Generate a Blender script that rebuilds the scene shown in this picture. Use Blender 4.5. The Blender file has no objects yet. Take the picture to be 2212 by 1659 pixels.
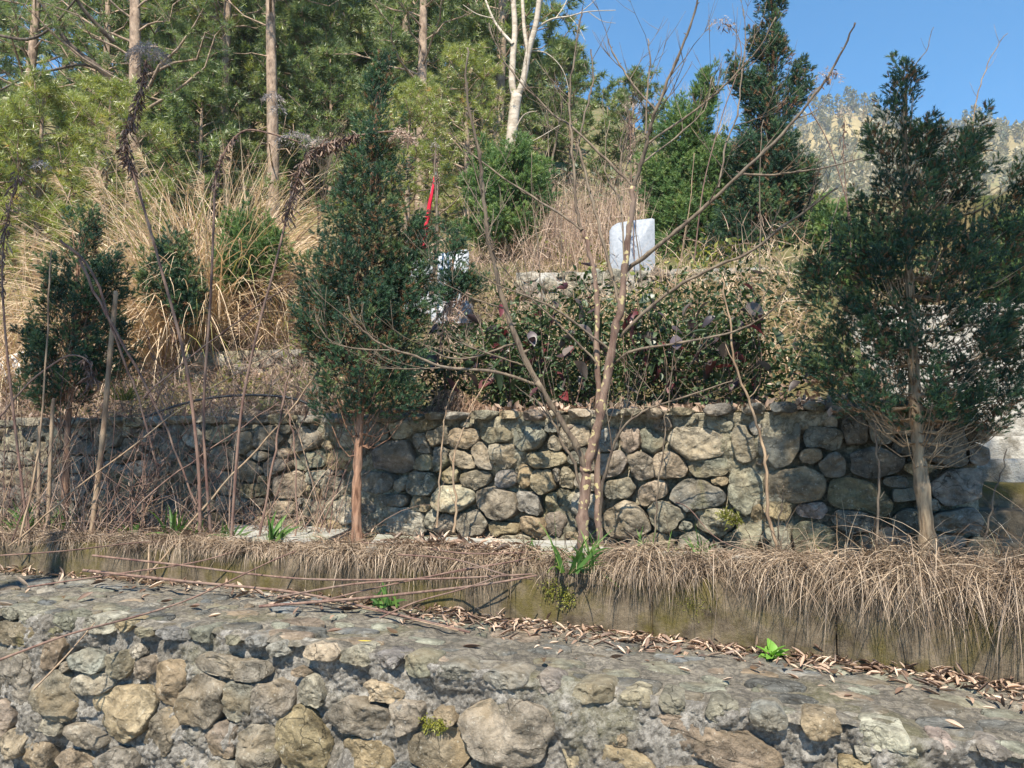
import bpy, math, random
import numpy as np
from mathutils import Vector

random.seed(7)
RNG = np.random.default_rng(7)
scene = bpy.context.scene
COL = scene.collection

# ------------------------------------------------------------------ camera
F, CX, CY = 1661.0, 1106.0, 829.5           # focal length and centre, in units of a 2212 x 1659 picture
PITCH = math.atan(133.5 / 1661.0)
cam = bpy.data.cameras.new('camera')
cam.sensor_width = 36.0
cam.lens = F / 2212.0 * 36.0
cam.clip_start = 0.05
cam.clip_end = 5000.0
camo = bpy.data.objects.new('camera', cam)
camo.rotation_euler = (math.radians(90) + PITCH, 0, 0)
COL.objects.link(camo)
scene.camera = camo

# ------------------------------------------------------------------ sky, sun, exposure
SUN_EL = math.radians(52.0)
SUN_AZ = math.radians(11.0)                  # behind the viewer, a little to the left
SUN = Vector((-math.sin(SUN_AZ) * math.cos(SUN_EL), -math.cos(SUN_AZ) * math.cos(SUN_EL), math.sin(SUN_EL)))
world = bpy.data.worlds.new('World')
scene.world = world
world.use_nodes = True
wn = world.node_tree
bg = wn.nodes['Background']
sky = wn.nodes.new('ShaderNodeTexSky')
sky.sky_type = 'NISHITA'
sky.sun_disc = False
sky.sun_elevation = SUN_EL
sky.sun_rotation = math.radians(180.0 + 11.0)
sky.altitude = 1200.0
sky.air_density = 1.0
sky.dust_density = 0.05
sky.ozone_density = 6.0
hs = wn.nodes.new('ShaderNodeHueSaturation')      # clear mountain air: one deeper blue over the whole sky
hs.inputs['Saturation'].default_value = 1.25
hs.inputs['Value'].default_value = 1.5
hs.inputs['Hue'].default_value = 0.488
wn.links.new(sky.outputs[0], hs.inputs['Color'])
wn.links.new(hs.outputs[0], bg.inputs[0])
bg.inputs[1].default_value = 0.069
sl = bpy.data.lights.new('sun', 'SUN')
sl.energy = 5.0
sl.angle = math.radians(0.6)
sl.color = (1.0, 0.91, 0.75)
so = bpy.data.objects.new('sun', sl)
so.rotation_euler = SUN.to_track_quat('Z', 'Y').to_euler()
so.location = (-3, -12, 16)
COL.objects.link(so)
vs = scene.view_settings
vs.view_transform = 'Standard'
vs.look = 'None'
vs.gamma = 1.0
vs.exposure = 1.25
vs.use_curve_mapping = False
scene.cycles.use_denoising = True
scene.cycles.max_bounces = 5
scene.cycles.diffuse_bounces = 2
scene.cycles.transmission_bounces = 4
scene.cycles.transparent_max_bounces = 8

# ------------------------------------------------------------------ helpers
CP, SP = math.cos(PITCH), math.sin(PITCH)


def ray(px, py):
    u = (px - CX) / F
    v = (CY - py) / F
    return Vector((u, CP - v * SP, SP + v * CP))


def at_y(px, py, Y):
    d = ray(px, py)
    return d * (Y / d.y)


def on_z(px, py, z):
    d = ray(px, py)
    return d * (z / d.z)


def on_line(px, py, a, b):
    d = ray(px, py)
    return d * (a / (d.y - b * d.x))


def vnoise(P, seed=0):
    P = np.asarray(P, 'f8')
    I = np.floor(P).astype(np.int64)
    f = P - I
    f = f * f * (3 - 2 * f)

    def h(x, y, z):
        n = (x * 374761393 + y * 668265263 + z * 2147483647 + seed * 1274126177) & 0xffffffff
        n = ((n ^ (n >> 13)) * 1274126177) & 0xffffffff
        n = n ^ (n >> 16)
        return (n & 0xffff) / 65535.0
    x, y, z = I[:, 0], I[:, 1], I[:, 2]
    a, b, c = f[:, 0], f[:, 1], f[:, 2]
    r = 0
    for dx in (0, 1):
        for dy in (0, 1):
            for dz in (0, 1):
                w = (a if dx else 1 - a) * (b if dy else 1 - b) * (c if dz else 1 - c)
                r = r + w * h(x + dx, y + dy, z + dz)
    return r * 2 - 1


def fbm(P, octs=4, seed=0, gain=0.5):
    P = np.asarray(P, 'f8')
    s, amp, r = 1.0, 1.0, 0
    for o in range(octs):
        r = r + amp * vnoise(P * s + o * 17.3, seed + o)
        s *= 2.03
        amp *= gain
    return r


def wloc(o):
    v = Vector((0, 0, 0))
    while o is not None:
        v = v + o.location
        o = o.parent
    return v


class Geo:
    """Collects triangles."""

    def __init__(self):
        self.V, self.F, self.R, self.n = [], [], [], 0

    def add(self, V, Fc, r=0.5):
        V = np.asarray(V, 'f8').reshape(-1, 3)
        Fc = np.asarray(Fc, 'i8')
        if Fc.shape[1] == 4:
            Fc = np.concatenate([Fc[:, [0, 1, 2]], Fc[:, [0, 2, 3]]])
        self.V.append(V)
        self.F.append(Fc + self.n)
        self.R.append(np.broadcast_to(np.asarray(r, 'f8'), (len(V),)))
        self.n += len(V)

    def tube(self, pts, rad, sides=6, r=0.5, cap=True):
        pts = np.asarray([tuple(p) for p in pts], 'f8')
        n = len(pts)
        rad = np.broadcast_to(np.asarray(rad, 'f8'), (n,))
        T = np.gradient(pts, axis=0)
        T /= np.linalg.norm(T, axis=1)[:, None] + 1e-9
        up = np.array([0.31, 0.2, 0.93]) if abs(T[0, 2]) < 0.8 else np.array([0.95, 0.3, 0.1])
        U = np.cross(T, up)
        U /= np.linalg.norm(U, axis=1)[:, None] + 1e-9
        W = np.cross(T, U)
        a = np.arange(sides) * 2 * math.pi / sides
        ring = (np.cos(a)[None, :, None] * U[:, None, :] + np.sin(a)[None, :, None] * W[:, None, :])
        V = pts[:, None, :] + ring * rad[:, None, None]
        V = V.reshape(-1, 3)
        q = []
        i = np.arange(n - 1)[:, None] * sides
        k = np.arange(sides)[None, :]
        k2 = (k + 1) % sides
        q = np.stack([i + k, i + k2, i + sides + k2, i + sides + k], -1).reshape(-1, 4)
        self.add(V, q, r)
        if cap:
            m = self.n - sides
            c = np.array([[m + 0, m + j, m + j + 1] for j in range(1, sides - 1)])
            self.V.append(np.zeros((0, 3)))
            self.R.append(np.zeros(0))
            self.F.append(c)

    def scatter(self, T, TF, pos, mats, r):
        """Copies of the template T (nv,3) placed at pos with matrices mats (N,3,3)."""
        T = np.asarray(T, 'f8')
        TF = np.asarray(TF, 'i8')
        N, nv = len(pos), len(T)
        if N == 0:
            return
        V = np.einsum('nij,vj->nvi', mats, T) + np.asarray(pos)[:, None, :]
        Fc = TF[None] + (np.arange(N) * nv)[:, None, None]
        self.add(V.reshape(-1, 3), Fc.reshape(-1, TF.shape[1]), np.repeat(np.asarray(r, 'f8'), nv))

    def build(self, name, mat, parent=None, smooth=False, origin=None, **props):
        V = np.concatenate(self.V)
        Fc = np.concatenate(self.F)
        R = np.concatenate(self.R)
        off = np.array(wloc(parent)) if parent is not None else np.zeros(3)
        org = np.zeros(3)
        if origin is not None:
            org = np.asarray(tuple(origin), 'f8') - off
        V = V - off - org
        me = raw_mesh(name, V, Fc, mat, smooth, R)
        return link(name, me, parent, org, **props)


def raw_mesh(name, V, Fc, mat, smooth=False, R=None):
    me = bpy.data.meshes.new(name)
    V = np.ascontiguousarray(V, 'f4')
    Fc = np.ascontiguousarray(Fc, 'i4')
    k = Fc.shape[1]
    me.vertices.add(len(V))
    me.vertices.foreach_set('co', V.ravel())
    me.loops.add(Fc.size)
    me.loops.foreach_set('vertex_index', Fc.ravel())
    me.polygons.add(len(Fc))
    me.polygons.foreach_set('loop_start', np.arange(len(Fc), dtype='i4') * k)
    if smooth:
        me.polygons.foreach_set('use_smooth', np.ones(len(Fc), bool))
    if R is not None:
        at = me.attributes.new('rnd', 'FLOAT', 'POINT')
        at.data.foreach_set('value', np.ascontiguousarray(R, 'f4'))
    me.materials.append(mat)
    me.update(calc_edges=True)
    return me


def link(name, me, parent=None, loc=(0, 0, 0), **props):
    o = bpy.data.objects.new(name, me)
    COL.objects.link(o)
    o.location = tuple(loc)
    o.parent = parent
    for k, v in props.items():
        o[k] = v
    return o


def thing(name, label, cat, loc=(0, 0, 0), group=None):
    o = bpy.data.objects.new(name, None)
    COL.objects.link(o)
    o.location = tuple(loc)
    o.empty_display_size = 0.1
    o['label'] = label
    o['category'] = cat
    if group:
        o['group'] = group
    return o


def copy_thing(root, loc, rotz, scale, label=None):
    r = root.copy()
    COL.objects.link(r)
    r.location = tuple(loc)
    r.rotation_euler = (0, 0, rotz)
    r.scale = (scale,) * 3
    if label:
        r['label'] = label
    for ch in root.children:
        c = ch.copy()
        COL.objects.link(c)
        c.parent = r
    return r


def frames(D, roll=None):
    """Matrices whose third column is D; (N,3,3)."""
    D = np.asarray(D, 'f8')
    D = D / (np.linalg.norm(D, axis=1)[:, None] + 1e-9)
    N = len(D)
    H = RNG.normal(size=(N, 3)) if roll is None else roll
    U = np.cross(H, D)
    U /= np.linalg.norm(U, axis=1)[:, None] + 1e-9
    W = np.cross(D, U)
    return np.stack([U, W, D], -1)


def smooth_line(pts, sub=4):
    P = [Vector(p) for p in pts]
    if len(P) < 3:
        out = []
        for i in range(sub * 2 + 1):
            out.append(P[0].lerp(P[-1], i / (sub * 2)))
        return out
    out = []
    for i in range(len(P) - 1):
        p0 = P[max(i - 1, 0)]
        p1, p2 = P[i], P[i + 1]
        p3 = P[min(i + 2, len(P) - 1)]
        for k in range(sub):
            t = k / sub
            out.append(0.5 * ((2 * p1) + (p2 - p0) * t + (2 * p0 - 5 * p1 + 4 * p2 - p3) * t * t + (3 * p1 - p0 - 3 * p2 + p3) * t ** 3))
    out.append(P[-1])
    return out


def pxline(pts, Y, dy=0.0, sub=4):
    """A line given in picture points, at distance Y going to Y+dy along its length."""
    n = len(pts)
    return smooth_line([at_y(p[0], p[1], Y + dy * i / max(n - 1, 1)) for i, p in enumerate(pts)], sub)


# ------------------------------------------------------------------ materials
class Mat:
    def __init__(self, name):
        self.m = bpy.data.materials.new(name)
        self.m.use_nodes = True
        self.nt = self.m.node_tree
        self.nt.nodes.clear()

    def n(self, typ, ins=None, **props):
        nd = self.nt.nodes.new('ShaderNode' + typ)
        for k, v in props.items():
            setattr(nd, k, v)
        for k, v in (ins or {}).items():
            s = nd.inputs[k]
            if isinstance(v, bpy.types.NodeSocket):
                self.nt.links.new(v, s)
            else:
                s.default_value = v
        return nd

    def noise(self, vec, scale, detail=5, rough=0.55, dist=0.0):
        return self.n('TexNoise', {'Vector': vec, 'Scale': scale, 'Detail': detail, 'Roughness': rough, 'Distortion': dist}).outputs['Fac']

    def ramp(self, fac, stops, interp='LINEAR'):
        nd = self.n('ValToRGB', {'Fac': fac})
        cr = nd.color_ramp
        cr.interpolation = interp
        while len(cr.elements) < len(stops):
            cr.elements.new(0.5)
        for e, (p, c) in zip(cr.elements, stops):
            e.position = p
            e.color = (c, c, c, 1) if not hasattr(c, '__len__') else (*c, 1)
        return nd.outputs['Color']

    def mix(self, fac, a, b, blend='MIX'):
        nd = self.n('Mix', data_type='RGBA', blend_type=blend)
        for idx, v in ((0, fac), (6, a), (7, b)):
            s = nd.inputs[idx]
            if isinstance(v, bpy.types.NodeSocket):
                self.nt.links.new(v, s)
            elif idx == 0:
                s.default_value = v
            else:
                s.default_value = (*v, 1) if len(v) == 3 else v
        return nd.outputs[2]

    def bump(self, h, strength, dist, normal=None):
        ins = {'Height': h, 'Strength': strength, 'Distance': dist}
        if normal is not None:
            ins['Normal'] = normal
        return self.n('Bump', ins).outputs[0]

    def out(self, sh):
        o = self.n('OutputMaterial')
        self.nt.links.new(sh, o.inputs[0])
        return self.m

    def principled(self, col, rough=0.9, normal=None, spec=0.3):
        ins = {'Base Color': col if isinstance(col, bpy.types.NodeSocket) else (*col, 1), 'Roughness': rough, 'Specular IOR Level': spec}
        if normal is not None:
            ins['Normal'] = normal
        return self.out(self.n('BsdfPrincipled', ins).outputs[0])


def mat_stone():
    M = Mat('field_stone')
    tc = M.n('TexCoord').outputs['Object']
    oi = M.n('ObjectInfo')
    off = M.n('VectorMath', {0: oi.outputs['Random'], 1: (97.0, 53.0, 71.0)}, operation='MULTIPLY').outputs[0]
    v = M.n('VectorMath', {0: tc, 1: off}, operation='ADD').outputs[0]
    n1 = M.noise(v, 9.0, 10, 0.72)
    n2 = M.noise(v, 2.6, 4, 0.5, 0.6)
    n3 = M.noise(v, 55.0, 4, 0.7)
    mp = M.n('Mapping', {'Vector': v, 'Rotation': (0.5, 0.25, 0.1), 'Scale': (7, 10, 17)}).outputs[0]
    st = M.noise(mp, 1.0, 6, 0.6, 0.5)
    base = M.mix(1.0, oi.outputs['Color'], M.ramp(n1, [(0.30, 0.22), (0.48, 0.85), (0.70, 1.8)]), 'MULTIPLY')
    base = M.mix(M.ramp(n2, [(0.5, 0.0), (0.68, 0.4)]), base, (0.27, 0.20, 0.115))
    base = M.mix(M.ramp(st, [(0.34, 0.5), (0.46, 0.0)]), base, (0.06, 0.055, 0.045))
    base = M.mix(M.ramp(n3, [(0.60, 0.0), (0.72, 0.55)]), base, (0.52, 0.50, 0.44))
    n4 = M.noise(M.n('TexCoord').outputs['Object'], 1.0)
    geo = M.n('NewGeometry')
    n5 = M.noise(geo.outputs['Position'], 2.1, 6, 0.65)
    base = M.mix(M.ramp(n5, [(0.60, 0.0), (0.70, 0.55)]), base, (0.12, 0.11, 0.035))
    n6 = M.noise(v, 14.0, 6, 0.7)
    base = M.mix(M.ramp(n6, [(0.62, 0.0), (0.70, 0.5)]), base, (0.46, 0.43, 0.36))
    wv = M.n('VectorMath', {0: v, 1: M.n('VectorMath', {0: M.n('TexNoise', {'Vector': v, 'Scale': 9.0, 'Detail': 4}).outputs['Color'], 1: (0.16, 0.16, 0.16)}, operation='MULTIPLY').outputs[0]}, operation='ADD').outputs[0]
    ck = M.n('TexVoronoi', {'Vector': wv, 'Scale': 5.5}, feature='DISTANCE_TO_EDGE').outputs['Distance']
    crk = M.ramp(ck, [(0.0, 1.0), (0.022, 0.0)])
    msk = M.ramp(n2, [(0.42, 1.0), (0.58, 0.0)])
    crk = M.mix(1.0, crk, msk, 'MULTIPLY')
    base = M.mix(M.n('Math', {0: crk, 1: 0.75}, operation='MULTIPLY').outputs[0], base, (0.03, 0.027, 0.02))
    h1 = M.noise(v, 22.0, 9, 0.68)
    b = M.bump(st, 0.35, 0.02)
    b = M.bump(h1, 1.0, 0.03, b)
    b = M.bump(M.n('Math', {0: 1.0, 1: crk}, operation='SUBTRACT').outputs[0], 0.6, 0.012, b)
    return M.principled(base, 0.92, b, 0.2)


def mat_mortar(name, a, b, c, mossy=0.4):
    M = Mat(name)
    p = M.n('NewGeometry').outputs['Position']
    n1 = M.noise(p, 3.5, 8, 0.65)
    n2 = M.noise(p, 30.0, 8, 0.7)
    n3 = M.noise(p, 1.7, 5, 0.6)
    n4 = M.noise(p, 95.0, 4, 0.7)
    col = M.mix(M.ramp(n1, [(0.34, 0.0), (0.64, 1.0)]), a, b)
    col = M.mix(M.ramp(n2, [(0.42, 0.75), (0.58, 0.0)]), col, c)
    col = M.mix(M.ramp(n3, [(0.54, 0.0), (0.66, mossy)]), col, (0.11, 0.105, 0.04))
    col = M.mix(M.ramp(n4, [(0.60, 0.0), (0.72, 0.5)]), col, (0.62, 0.60, 0.56))
    bb = M.bump(n2, 0.9, 0.03)
    bb = M.bump(n4, 0.5, 0.01, bb)
    return M.principled(col, 0.95, bb, 0.15)


def mat_leaf(name, stops, trans=0.35, tcol=None, rough=0.55, gloss=0.04, interp='LINEAR'):
    M = Mat(name)
    at = M.n('Attribute', attribute_name='rnd').outputs['Fac']
    col = M.ramp(at, stops, interp)
    d = M.n('BsdfDiffuse', {'Color': col}).outputs[0]
    sh = d
    if trans > 0:
        tc = M.mix(1.0, col, tcol or (1.25, 1.3, 0.7), 'MULTIPLY')
        t = M.n('BsdfTranslucent', {'Color': tc}).outputs[0]
        sh = M.n('MixShader', {0: trans, 1: d, 2: t}).outputs[0]
    if gloss > 0:
        g = M.n('BsdfGlossy', {'Color': (1, 1, 1, 1), 'Roughness': rough}).outputs[0]
        sh = M.n('MixShader', {0: gloss, 1: sh, 2: g}).outputs[0]
    return M.out(sh)


def mat_bark(name, a, b, scale=(18, 18, 3), bump=0.8, spots=None, spot_scale=14.0):
    M = Mat(name)
    tc = M.n('NewGeometry').outputs['Position']
    mp = M.n('Mapping', {'Vector': tc, 'Scale': scale}).outputs[0]
    n1 = M.noise(mp, 1.0, 8, 0.65, 0.4)
    n2 = M.noise(tc, 3.0, 4, 0.6)
    col = M.mix(M.ramp(n1, [(0.36, 0.0), (0.62, 1.0)]), a, b)
    col = M.mix(M.ramp(n2, [(0.5, 0.0), (0.75, 0.4)]), col, (0.22, 0.20, 0.17))
    if spots:
        sp = M.noise(tc, spot_scale, 2, 0.4)
        col = M.mix(M.ramp(sp, [(0.60, 0.0), (0.63, 0.85)]), col, spots)
    return M.principled(col, 0.9, M.bump(n1, bump, 0.02), 0.2)


def mat_plain(name, a, b, scale=8.0, rough=0.9, bump=0.4, dist=0.02, c=None, spec=0.25, cs=2.0):
    M = Mat(name)
    p = M.n('NewGeometry').outputs['Position']
    n1 = M.noise(p, scale, 8, 0.65)
    col = M.mix(M.ramp(n1, [(0.32, 0.0), (0.66, 1.0)]), a, b)
    if c:
        n2 = M.noise(p, cs, 6, 0.65, 0.3)
        col = M.mix(M.ramp(n2, [(0.48, 0.0), (0.62, 0.85)]), col, c)
    n3 = M.noise(p, scale * 6, 6, 0.7)
    return M.principled(col, rough, M.bump(n3, bump, dist), spec)


def mat_attr(name, stops, rough=0.85, spec=0.2, interp='LINEAR'):
    M = Mat(name)
    at = M.n('Attribute', attribute_name='rnd').outputs['Fac']
    return M.principled(M.ramp(at, stops, interp), rough, None, spec)


STONE = mat_stone()
MORTAR_A = mat_mortar('wall_mortar', (0.17, 0.155, 0.135), (0.37, 0.35, 0.325), (0.07, 0.064, 0.056), 0.5)
MORTAR_B = mat_mortar('old_mortar', (0.19, 0.175, 0.13), (0.43, 0.385, 0.29), (0.09, 0.08, 0.055), 0.5)
WALK = mat_mortar('walkway_mortar', (0.14, 0.125, 0.10), (0.29, 0.26, 0.215), (0.06, 0.056, 0.052), 0.45)
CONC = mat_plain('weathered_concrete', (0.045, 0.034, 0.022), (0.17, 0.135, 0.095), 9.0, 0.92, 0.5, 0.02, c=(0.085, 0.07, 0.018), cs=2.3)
SLAB = mat_plain('grey_slab', (0.24, 0.235, 0.215), (0.40, 0.39, 0.36), 9.0, 0.9, 0.5, 0.015, c=(0.20, 0.20, 0.13), cs=3.0)
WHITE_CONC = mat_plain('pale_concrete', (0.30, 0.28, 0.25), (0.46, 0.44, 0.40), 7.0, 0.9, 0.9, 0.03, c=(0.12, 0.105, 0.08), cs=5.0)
PATH = mat_plain('sunlit_concrete_path', (0.50, 0.50, 0.51), (0.66, 0.65, 0.65), 5.0, 0.9, 0.3, 0.02)
GRANITE = mat_plain('grey_granite', (0.20, 0.22, 0.255), (0.29, 0.31, 0.35), 26.0, 0.6, 0.15, 0.004)
SOIL = mat_plain('leafy_soil', (0.10, 0.065, 0.04), (0.25, 0.17, 0.11), 12.0, 0.95, 0.9, 0.03, c=(0.13, 0.11, 0.05), cs=1.6)
HILL = mat_plain('hillside_soil', (0.10, 0.085, 0.035), (0.24, 0.19, 0.10), 3.0, 0.95, 0.9, 0.08, c=(0.07, 0.10, 0.03), cs=0.7)
FARHILL = mat_plain('far_hill_ground', (0.16, 0.13, 0.06), (0.30, 0.24, 0.12), 0.05, 0.95, 0.3, 1.0, c=(0.10, 0.12, 0.05), cs=0.02)
GROUND = mat_plain('lower_ground', (0.20, 0.17, 0.13), (0.33, 0.29, 0.23), 3.0, 0.95, 0.6, 0.03)
JUN_BARK = mat_bark('juniper_bark', (0.10, 0.05, 0.032), (0.36, 0.21, 0.14), (30, 30, 5), 1.0)
PALE_JUN_BARK = mat_bark('pale_juniper_bark', (0.16, 0.11, 0.07), (0.42, 0.31, 0.20), (30, 30, 5), 1.0)
BOUGH_BARK = mat_bark('dark_bough_bark', (0.035, 0.026, 0.022), (0.13, 0.10, 0.08), (9, 9, 5), 1.0)
PINE_BARK = mat_bark('pine_bark', (0.12, 0.085, 0.065), (0.38, 0.28, 0.21), (9, 9, 5), 1.0)
GREY_BARK = mat_bark('pale_grey_bark', (0.28, 0.23, 0.18), (0.50, 0.44, 0.37), (6, 6, 14), 0.4)
SAP_BARK = mat_bark('lichen_spotted_bark', (0.09, 0.055, 0.045), (0.20, 0.14, 0.11), (20, 20, 6), 0.3, spots=(0.40, 0.34, 0.18), spot_scale=24.0)
TWIG_BARK = mat_bark('olive_brown_twig', (0.075, 0.055, 0.045), (0.19, 0.15, 0.11), (20, 20, 6), 0.3)  # bark colour darkened so branches look shaded against the sky
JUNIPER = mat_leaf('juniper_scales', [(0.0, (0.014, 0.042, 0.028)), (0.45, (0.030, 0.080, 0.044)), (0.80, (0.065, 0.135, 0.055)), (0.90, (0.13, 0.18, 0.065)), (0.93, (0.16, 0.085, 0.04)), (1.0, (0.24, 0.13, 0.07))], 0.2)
JUNIPER_LIT = mat_leaf('sunlit_juniper_scales', [(0.0, (0.06, 0.125, 0.045)), (0.5, (0.11, 0.20, 0.065)), (0.9, (0.20, 0.28, 0.085)), (1.0, (0.26, 0.19, 0.08))], 0.3)  # lighter copy of the juniper greens, sunlight put into the colour
NEEDLE = mat_leaf('pine_needles', [(0.0, (0.10, 0.15, 0.06)), (0.5, (0.175, 0.235, 0.09)), (0.9, (0.27, 0.31, 0.12)), (1.0, (0.36, 0.25, 0.12))], 0.42, None, 0.5, 0.05)
NEEDLE_B = mat_leaf('bright_pine_needles', [(0.0, (0.18, 0.23, 0.05)), (0.6, (0.29, 0.32, 0.075)), (0.9, (0.38, 0.38, 0.10)), (0.97, (0.55, 0.34, 0.14))], 0.35, None, 0.4, 0.08)
STRAW = mat_leaf('dry_straw', [(0.0, (0.30, 0.18, 0.10)), (0.4, (0.50, 0.36, 0.23)), (0.85, (0.68, 0.54, 0.39)), (1.0, (0.32, 0.31, 0.10))], 0.3, (1.1, 1.0, 0.8))
DEADGRASS = mat_leaf('dead_grass', [(0.0, (0.10, 0.068, 0.045)), (0.45, (0.25, 0.18, 0.125)), (1.0, (0.46, 0.36, 0.26))], 0.15, (1.1, 1.0, 0.8))
ROOTS = mat_leaf('brown_roots', [(0.0, (0.10, 0.055, 0.035)), (0.5, (0.24, 0.145, 0.095)), (1.0, (0.40, 0.28, 0.19))], 0.1, (1.1, 1.0, 0.8))
LITTER = mat_leaf('dry_leaves', [(0.0, (0.07, 0.045, 0.035)), (0.4, (0.20, 0.13, 0.095)), (0.75, (0.40, 0.28, 0.205)), (1.0, (0.55, 0.44, 0.34))], 0.2, (1.1, 0.9, 0.7))
BRUSH = mat_leaf('dry_brush', [(0.0, (0.17, 0.11, 0.08)), (0.5, (0.34, 0.23, 0.17)), (1.0, (0.50, 0.38, 0.27))], 0.15, (1.1, 0.95, 0.8))
STALK = mat_bark('dead_stalk', (0.09, 0.05, 0.045), (0.21, 0.14, 0.11), (25, 25, 5), 0.3)
STALK_TAN = mat_bark('tan_stalk', (0.16, 0.105, 0.07), (0.34, 0.25, 0.17), (25, 25, 5), 0.3)
DEADLEAF = mat_leaf('withered_leaf', [(0.0, (0.06, 0.035, 0.03)), (0.6, (0.14, 0.085, 0.065)), (1.0, (0.26, 0.17, 0.12))], 0.15, (1.1, 0.9, 0.8))
FLUFF = mat_leaf('grey_seed_fluff', [(0.0, (0.17, 0.14, 0.13)), (1.0, (0.42, 0.37, 0.35))], 0.3, (1, 1, 1))
PINKFLUFF = mat_leaf('tan_seed_fluff', [(0.0, (0.30, 0.20, 0.15)), (1.0, (0.52, 0.40, 0.32))], 0.3, (1, 1, 1))
SHRUB = mat_leaf('shrub_leaf', [(0.0, (0.014, 0.028, 0.012)), (0.6, (0.038, 0.07, 0.028)), (0.9, (0.10, 0.145, 0.06)), (1.0, (0.22, 0.26, 0.12))], 0.25, None, 0.5, 0.03)
GROUNDCOVER = mat_leaf('yellow_green_leaf', [(0.0, (0.07, 0.09, 0.02)), (0.6, (0.19, 0.21, 0.04)), (1.0, (0.36, 0.34, 0.08))], 0.35)
GREENBLADE = mat_leaf('green_blade', [(0.0, (0.03, 0.08, 0.02)), (0.6, (0.08, 0.17, 0.04)), (1.0, (0.17, 0.27, 0.07))], 0.35, None, 0.5, 0.015)
BRIGHTWEED = mat_leaf('bright_weed_leaf', [(0.0, (0.08, 0.20, 0.03)), (1.0, (0.20, 0.40, 0.07))], 0.35, None, 0.4, 0.05)
MOSS = mat_leaf('moss', [(0.0, (0.10, 0.11, 0.015)), (1.0, (0.26, 0.26, 0.04))], 0.2)
FARTREE = mat_leaf('far_wood', [(0.0, (0.07, 0.095, 0.04)), (0.4, (0.19, 0.175, 0.085)), (1.0, (0.34, 0.28, 0.17))], 0.25)
RED = mat_plain('red_cloth', (0.55, 0.01, 0.03), (0.72, 0.02, 0.06), 20.0, 0.8, 0.2, 0.01)
POLE = mat_plain('green_grey_pole', (0.18, 0.24, 0.22), (0.28, 0.34, 0.31), 20.0, 0.6)
HOSE = mat_plain('black_hose', (0.015, 0.015, 0.017), (0.035, 0.035, 0.038), 20.0, 0.4, 0.1, 0.01, spec=0.5)
WHITEPAPER = mat_plain('white_stone', (0.34, 0.36, 0.40), (0.46, 0.48, 0.52), 12.0, 0.8, 0.2, 0.01)


def mat_bigleaf():
    M = Mat('large_leaf')
    oi = M.n('ObjectInfo')
    tc = M.n('TexCoord').outputs['Object']
    n = M.noise(tc, 30.0, 4, 0.6)
    col = M.mix(1.0, oi.outputs['Color'], M.ramp(n, [(0.3, 0.7), (0.7, 1.3)]), 'MULTIPLY')
    d = M.n('BsdfDiffuse', {'Color': col}).outputs[0]
    t = M.n('BsdfTranslucent', {'Color': col}).outputs[0]
    sh = M.n('MixShader', {0: 0.3, 1: d, 2: t}).outputs[0]
    g = M.n('BsdfGlossy', {'Color': (1, 1, 1, 1), 'Roughness': 0.45}).outputs[0]
    return M.out(M.n('MixShader', {0: 0.05, 1: sh, 2: g}).outputs[0])


BIGLEAF = mat_bigleaf()

# ------------------------------------------------------------------ small templates
def tri_fan_spray(n=7):
    V, Fc = [], []
    for i in range(n):
        t = i / n * 0.8
        for s in (-1, 1):
            k = len(V)
            ang = i * 1.9
            cx, cy = math.cos(ang) * s, math.sin(ang) * s
            w = 0.06
            V += [(-cy * w, cx * w, t), (cy * w, -cx * w, t), (cx * 0.34, cy * 0.34, t + 0.42)]
            Fc.append((k, k + 1, k + 2))
    k = len(V)
    V += [(-0.06, 0, 0.55), (0.06, 0, 0.55), (0, 0, 1.1)]
    Fc.append((k, k + 1, k + 2))
    return np.array(V), np.array(Fc)


SPRAY, SPRAY_F = tri_fan_spray()


def needle_tuft(n, w, seed):
    r = np.random.default_rng(seed)
    V, Fc = [], []
    for i in range(n):
        d = r.normal(size=3)
        d[2] = abs(d[2]) * 0.9 + 0.25
        d /= np.linalg.norm(d)
        side = np.cross(d, r.normal(size=3))
        side /= np.linalg.norm(side)
        k = len(V)
        L = r.uniform(0.75, 1.0)
        V += [side * w, -side * w, d * L]
        Fc.append((k, k + 1, k + 2))
    return np.array(V), np.array(Fc)


TUFT, TUFT_F = needle_tuft(22, 0.030, 3)
TUFT2, TUFT2_F = needle_tuft(13, 0.062, 4)


def leaf_template(aspect=0.45, curl=0.25, fold=0.15, n=4):
    V, Fc = [], []
    for i in range(n + 1):
        t = i / n
        w = aspect * 0.5 * math.sin(math.pi * min(max(t, 0.03), 0.98)) ** 0.75
        z = curl * t * t
        V += [(-w, t, z + fold * w), (0, t, z), (w, t, z + fold * w)]
    for i in range(n):
        a = i * 3
        Fc += [(a, a + 1, a + 4), (a, a + 4, a + 3), (a + 1, a + 2, a + 5), (a + 1, a + 5, a + 4)]
    return np.array(V), np.array(Fc)


LEAF, LEAF_F = leaf_template(0.5, -0.25, 0.4, 3)
DRYL, DRYL_F = leaf_template(0.22, 0.22, 1.3, 4)
DRYL2, DRYL2_F = leaf_template(0.30, -0.3, 0.9, 4)


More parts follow.
